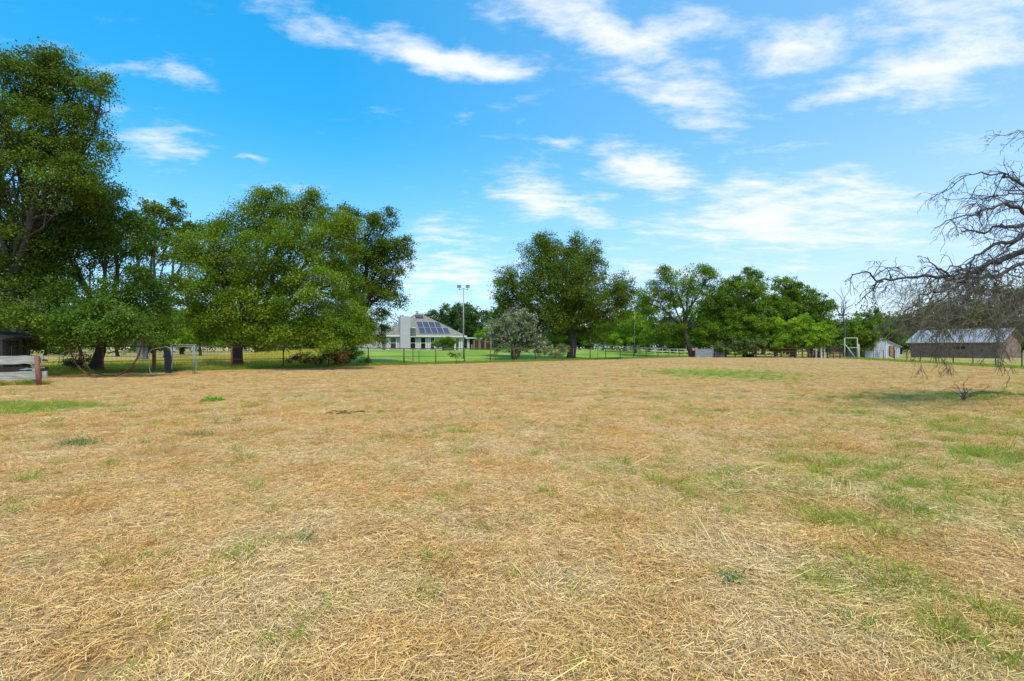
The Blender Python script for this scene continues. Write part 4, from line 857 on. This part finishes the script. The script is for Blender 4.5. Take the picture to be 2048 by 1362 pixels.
# ------------------------------------------------------------------ the house
HA = R(22); HX, HYY = -20.4, 80.0; hz = gzf(-15, 84) - .05
ho = empty('house', (HX, HYY, hz), 'grey single storey house with hipped shingle roof, tall chimney and solar panels', 'house', rz=HA)
def up(px):      # photo column -> distance along the front wall
    k = (px - CX) / F; return (k * HYY - HX) / (math.cos(HA) - k * math.sin(HA))
EZ = 2.42; RL = up(932); u0 = up(773) - .2; HD = 13.0; RI = HD / 2; RZ = 4.05; ST = .5
sl_ = RZ / (RI + 0)
rf = MB(); e0, e1 = u0 - .3, RL
A = [(e0, -ST, EZ), (e1, -ST, EZ), (e1, HD - ST, EZ), (e0, HD - ST, EZ)]; B = [(e0 + RI, -ST + RI, EZ + RZ), (e1 - RI, -ST + RI, EZ + RZ)]
rf.add(A + B, [(0, 1, 5, 4), (1, 2, 5), (2, 3, 4, 5), (3, 0, 4), (3, 2, 1, 0)]); roof = rf.build('roof', M['shingle'], ho)
fa = MB(); fa.box((e0, -ST - .03, EZ - .22), (e1, -ST, EZ + .02)); fa.box((e1, -ST - .03, EZ - .22), (e1 + .03, HD - ST, EZ + .02)); fa.box((e0 - .03, -ST - .03, EZ - .22), (e0, HD - ST, EZ + .02)); fa.build('fascia', M['white'], ho)
we = up(884)
MB().box((u0 + .1, 0, -.3), (we, HD - 1.2, EZ - .002)).build('wall', M['siding'], ho)
MB().box((we, 3.2, -.3), (e1 - .6, HD - 1.2, EZ - .002)).build('porch_wall', M['siding'], ho)
MB().box((we, -.2, -.3), (e1 - .2, 3.2, .02)).build('porch_floor', M['slab'], ho)
for px in (910, 919, 923.5): u = up(px); MB().box((u - .13, -.1, .02), (u + .13, .16, EZ - .1)).build('porch_column', M['white'], ho)
MB().box((we + .02, -.1, EZ - .4), (e1 - .3, .14, EZ - .22)).build('porch_beam', M['white'], ho)
for (a, b_) in ((779.5, 793), (819, 832), (840.5, 852), (860, 869.5)):
    a, b_ = up(a), up(b_); f = MB(); z0, z1 = .22, EZ - .24; t = .11
    f.box((a, -.05, z0), (a + t, .0, z1)); f.box((b_ - t, -.05, z0), (b_, .0, z1)); f.box((a + t, -.05, z1 - t), (b_ - t, 0, z1)); f.box((a + t, -.05, z0), (b_ - t, 0, z0 + t))
    wv = f.build('window', M['white'], ho); MB().box((a + t, -.02, z0 + t), (b_ - t, -.004, z1 - t)).build('pane', M['glass'], wv)
    MB().box((a + t, -.04, (z0 + z1) / 2 - .03), (b_ - t, -.022, (z0 + z1) / 2 + .03)).build('sash_bar', M['white'], wv)
for px in (776, 836.5, 857): u = up(px); MB().box((u - .05, -.03, -.05), (u + .05, 0, EZ - .25)).build('trim_board', M['white'], ho)
u1, u2 = up(798.5), up(818.5); ch = MB().box((u1, -1.1, -.3), (u2, .9, 5.35)).build('chimney', M['siding'], ho)
MB().box((u1 + .15, -.95, 5.35), (u2 - .15, .75, 5.50)).build('chimney_cap', M['siding'], ch)
MB().box((u0 - .4, -1.0, -.3), (e1, -.05 - .01, -.12)).build('foundation', M['slab'], ho)
def on_roof(u, v, h=0):   # point on the front slope
    s = math.hypot(RI, RZ); return Vector((u, -ST + v * RI / s - h * RZ / s, EZ + v * RZ / s + h * RI / s))
pu = up(841) - .1
for row, (v0, n) in enumerate(((.55, 5), (2.55, 4))):
    for i in range(n):
        a = pu + i * 1.03; vs = [on_roof(a, v0, .06), on_roof(a + 1.0, v0, .06), on_roof(a + 1.0, v0 + 1.95, .06), on_roof(a, v0 + 1.95, .06), on_roof(a, v0, .11), on_roof(a + 1.0, v0, .11), on_roof(a + 1.0, v0 + 1.95, .11), on_roof(a, v0 + 1.95, .11)]
        fr = MB().add(vs, [(3, 2, 1, 0), (4, 5, 6, 7), (0, 1, 5, 4), (1, 2, 6, 5), (2, 3, 7, 6), (3, 0, 4, 7)]).build('solar_panel', M['frame'], ho)
        q = .035; MB().add([on_roof(a + q, v0 + q, .115), on_roof(a + 1 - q, v0 + q, .115), on_roof(a + 1 - q, v0 + 1.95 - q, .115), on_roof(a + q, v0 + 1.95 - q, .115)], [(0, 1, 2, 3)]).build('cells', M['panel'], fr)
a = up(818) + 2.0; sk = MB().add([on_roof(a, 5.8, .02), on_roof(a + 1.3, 5.8, .02), on_roof(a + 1.3, 6.8, .02), on_roof(a, 6.8, .02), on_roof(a, 5.8, .16), on_roof(a + 1.3, 5.8, .16), on_roof(a + 1.3, 6.8, .16), on_roof(a, 6.8, .16)], [(3, 2, 1, 0), (4, 5, 6, 7), (0, 1, 5, 4), (1, 2, 6, 5), (2, 3, 7, 6), (3, 0, 4, 7)]).build('skylight', M['steel'], ho)
MB().add([on_roof(a + .12, 5.92, .165), on_roof(a + 1.18, 5.92, .165), on_roof(a + 1.18, 6.68, .165), on_roof(a + .12, 6.68, .165)], [(0, 1, 2, 3)]).build('skylight_glass', M['panel'], sk)
c = on_roof(a + 2.6, 7.1, 0); MB().tube([c, c + Vector((0, 0, .28)), c + Vector((0, 0, .30)), c + Vector((0, 0, .42))], [.16, .16, .32, .25], 10).build('roof_vent', M['galv'], ho, True)
c = on_roof(up(843) + 1.6, 5.2, 0); MB().tube([c, c + Vector((0, 0, .3))], .05, 6).build('vent_pipe', M['white'], ho)
c = Vector((e1 - RI - .3, RI + 1.5, EZ + RZ - 1.2)); MB().tube([c, c + Vector((.15, 0, 1.7))], .09, 6).build('flue', M['galv'], ho)
# left wing behind the trees
MB().box((u0 - 7.5, 2.0, -.3), (u0 + .1, 9, EZ - .002)).build('wing_wall', M['siding'], ho)
MB().add([(u0 - 8, 1.5, EZ), (u0 - .3, 1.5, EZ), (u0 - .3, 9.5, EZ), (u0 - 8, 9.5, EZ), (u0 - 5, 5.5, EZ + 2.3), (u0 - .3, 5.5, EZ + 2.3)], [(0, 1, 5, 4), (1, 2, 5), (2, 3, 4, 5), (3, 0, 4), (3, 2, 1, 0)]).build('wing_roof', M['shingle'], ho)
# outbuilding right of the house and a plank fence
o = empty('outbuilding', gp(948, 96), 'small pale outbuilding with a dark opening right of the house', 'building')
for (x0, x1) in ((-1.35, -.9), (.1, 1.3)): MB().box((x0, 0, -.3), (x1, 3, 2.15)).build('wall', M['slab'], o)
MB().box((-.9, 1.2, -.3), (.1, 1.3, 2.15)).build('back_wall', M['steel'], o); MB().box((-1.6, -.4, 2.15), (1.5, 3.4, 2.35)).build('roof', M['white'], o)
for x in (-.9, -.4): MB().beam((x, -.05, -.3), (x, -.05, 1.0), .08).build('post', M['white'], o)
o = empty('plank_fence', gp(965, 90), 'short brown plank fence between the pale outbuilding and the flowering shrub', 'fence')
for i in range(13): MB().box((-1.7 + i * .34, 0, -.1), (-1.38 + i * .34, .04, 1.75 + .04 * math.sin(i * 5)))  .build('plank', M['darkwood'] if i % 3 else M['brownpost'], o)

# white rail fence in the distance
o = empty('white_rail_fence', gp(1290, 98), 'white pipe rail fence far behind the rusty fence, right of the central oak', 'fence'); bo = Vector(o.location); prev = None
for i, px in enumerate(range(1190, 1400, 15)):
    p = gp(px, 98 - (px - 1190) * .02) - bo; MB().beam(p + Vector((0, 0, -.1)), p + Vector((0, 0, 1.15)), .11).build('post', M['white'], o)
    if prev is not None:
        for h in (.62, 1.12): MB().beam(prev + Vector((0, -.07, h)), p + Vector((0, -.07, h)), .05, .12).build('rail', M['white'], o)
    prev = p
o = empty('red_roofed_hutch', gp(1391, 92), 'tiny hutch with a faded red roof beside the leaning trunk', 'hutch')
MB().box((-.6, 0, -.1), (.6, 1, .95)).build('wall', M['darkwood'], o); MB().add([(-.85, -.2, .95), (.75, -.2, .95), (.75, 1.2, .95), (-.85, 1.2, .95), (-.6, .5, 1.35), (.6, .5, 1.35)], [(0, 1, 5, 4), (1, 2, 5), (2, 3, 4, 5), (3, 0, 4), (3, 2, 1, 0)]).build('roof', M['pinkred'], o)
o = empty('trough', gp(1500, 78.5), 'black oval stock trough under the low olive thicket', 'trough')
MB().tube([(0, 0, 0), (0, 0, .5), (0, 0, .55), (0, 0, .52)], [.62, .66, .70, .60], 20).build('tub', M['rubber'], o, True); MB().tube([(0, 0, .1), (0, 0, .45)], [.55, .58], 20).build('water', M['glass'], o)

# white shed
D = 74; o = empty('metal_shed', gp(1765, D), 'pale grey metal shed with an open brown door, left of the barn', 'shed'); w = 35 / F * D
def gable(w, d, h, r, o_, wm_, rm_, ov=.2):
    MB().add([(-w, 0, -.1), (w, 0, -.1), (w, 0, h), (0, 0, h + r), (-w, 0, h), (-w, d, -.1), (w, d, -.1), (w, d, h), (0, d, h + r), (-w, d, h)], [(0, 1, 2, 3, 4), (9, 8, 7, 6, 5), (0, 5, 6, 1), (1, 6, 7, 2), (4, 9, 5, 0)]).build('wall', wm_, o_)
    k = r / w
    for s in (-1, 1):
        MB().add([(0, -ov, h + r + .01), (s * (w + ov), -ov, h - ov * k + .01), (s * (w + ov), d + ov, h - ov * k + .01), (0, d + ov, h + r + .01), (0, -ov, h + r + .07), (s * (w + ov), -ov, h - ov * k + .07), (s * (w + ov), d + ov, h - ov * k + .07), (0, d + ov, h + r + .07)],
                 [(3, 2, 1, 0), (4, 5, 6, 7), (0, 1, 5, 4), (1, 2, 6, 5), (2, 3, 7, 6), (3, 0, 4, 7)]).build('roof', rm_, o_)
gable(w, 5, 1.65, 1.15, o, M['shedgrey'], M['shedgrey'])
for i in range(18): x = -w + .14 + i * (2 * w - .28) / 17; MB().box((x - .025, -.03, -.05), (x + .025, 0, 1.62)).build('rib', M['shedgrey'], o)
MB().box((.95, -.05, 0), (1.75, -.031, 1.75)).build('dark_doorway_sheet', M['darkwood'], o)  # dark sheet on the closed wall stands in for the unlit opening
d_ = MB().box((1.05, -.09, .02), (1.55, -.055, 1.7)).build('door', M['orange'], o)
for z in (.2, .8, 1.4): MB().box((1.05, -.11, z), (1.55, -.091, z + .1)).build('batten', M['brownpost'], d_)
o = gp(1772, 66); b = MB().beam((0, 0, -.1), (0, 0, 2.35), .13).build('white_post', M['white'], None); b.location = o; tag(b, 'single white post in front of the pale metal shed', 'post')
b = MB().beam((-.3, 0, .45), (.45, -.3, .02), .09).build('white_rail', M['white'], None); b.location = gp(1777, 65.5); tag(b, 'fallen white rail slanting to the ground beside the single white post', 'rail')

# brown barn
gz_ = gzf(62, 76) - .05
o = empty('barn', (62.2, 78, gz_), 'long low brown barn with a pale metal roof behind the dead tree', 'barn', rz=R(-60)); L_ = 10.4; H = 2.4; dd = 8
MB().box((0, 0, -.2), (L_, dd, H)).build('wall', M['brick'], o)
rows = 10
for r_ in range(rows):    # courses of wide boards standing slightly proud
    for c_ in range(7):
        x0 = L_ * c_ / 7 + .01; x1 = L_ * (c_ + 1) / 7 - .01; z0 = .02 + r_ * .225; MB().box((x0, -.03 - .004 * ((r_ + c_) % 3), z0), (x1, -.002, z0 + .205)).build('board', M['brick'], o)
RZ2 = 1.9; ny = dd / 2
n = 16; px_ = (L_ + 1.0) / n
for i in range(n):
    for s in (0, 1):
        ya, yb = (-.4, ny) if s == 0 else (dd + .4, ny); x0 = -.5 + i * px_; x1 = x0 + px_ - .04
        MB().add([(x0, ya, H - .02), (x1, ya, H - .02), (x1, yb, H + RZ2), (x0, yb, H + RZ2), (x0, ya, H + .04), (x1, ya, H + .04), (x1, yb, H + RZ2 + .06), (x0, yb, H + RZ2 + .06)],
                 [(3, 2, 1, 0), (4, 5, 6, 7), (0, 1, 5, 4), (1, 2, 6, 5), (2, 3, 7, 6), (3, 0, 4, 7)]).build('roof_panel', M['barnroof'], o)
MB().box((-.5, -.43, H - .12), (L_ + .5, -.402, H + .03)).build('eave_board', M['white'], o)
for x in (0, L_): MB().add([(x - .02, 0, H), (x + .02, 0, H), (x + .02, dd, H), (x - .02, dd, H), (x - .02, ny, H + RZ2 - .03), (x + .02, ny, H + RZ2 - .03)], [(0, 1, 5, 4), (1, 2, 5), (2, 3, 4, 5), (3, 0, 4)]).build('gable', M['brick'], o)
f = MB().box((7.3 - 2, -.07, 1.35), (8.6 - 2, -.045, 1.75)).build('window', M['darkwood'], o); MB().box((5.4, -.075, 1.42), (6.5, -.071, 1.68)).build('pane', M['glass'], f)
MB().box((-.4, -1.2, -.1), (L_ + .3, -.05, .04)).build('slab', M['slab'], o)
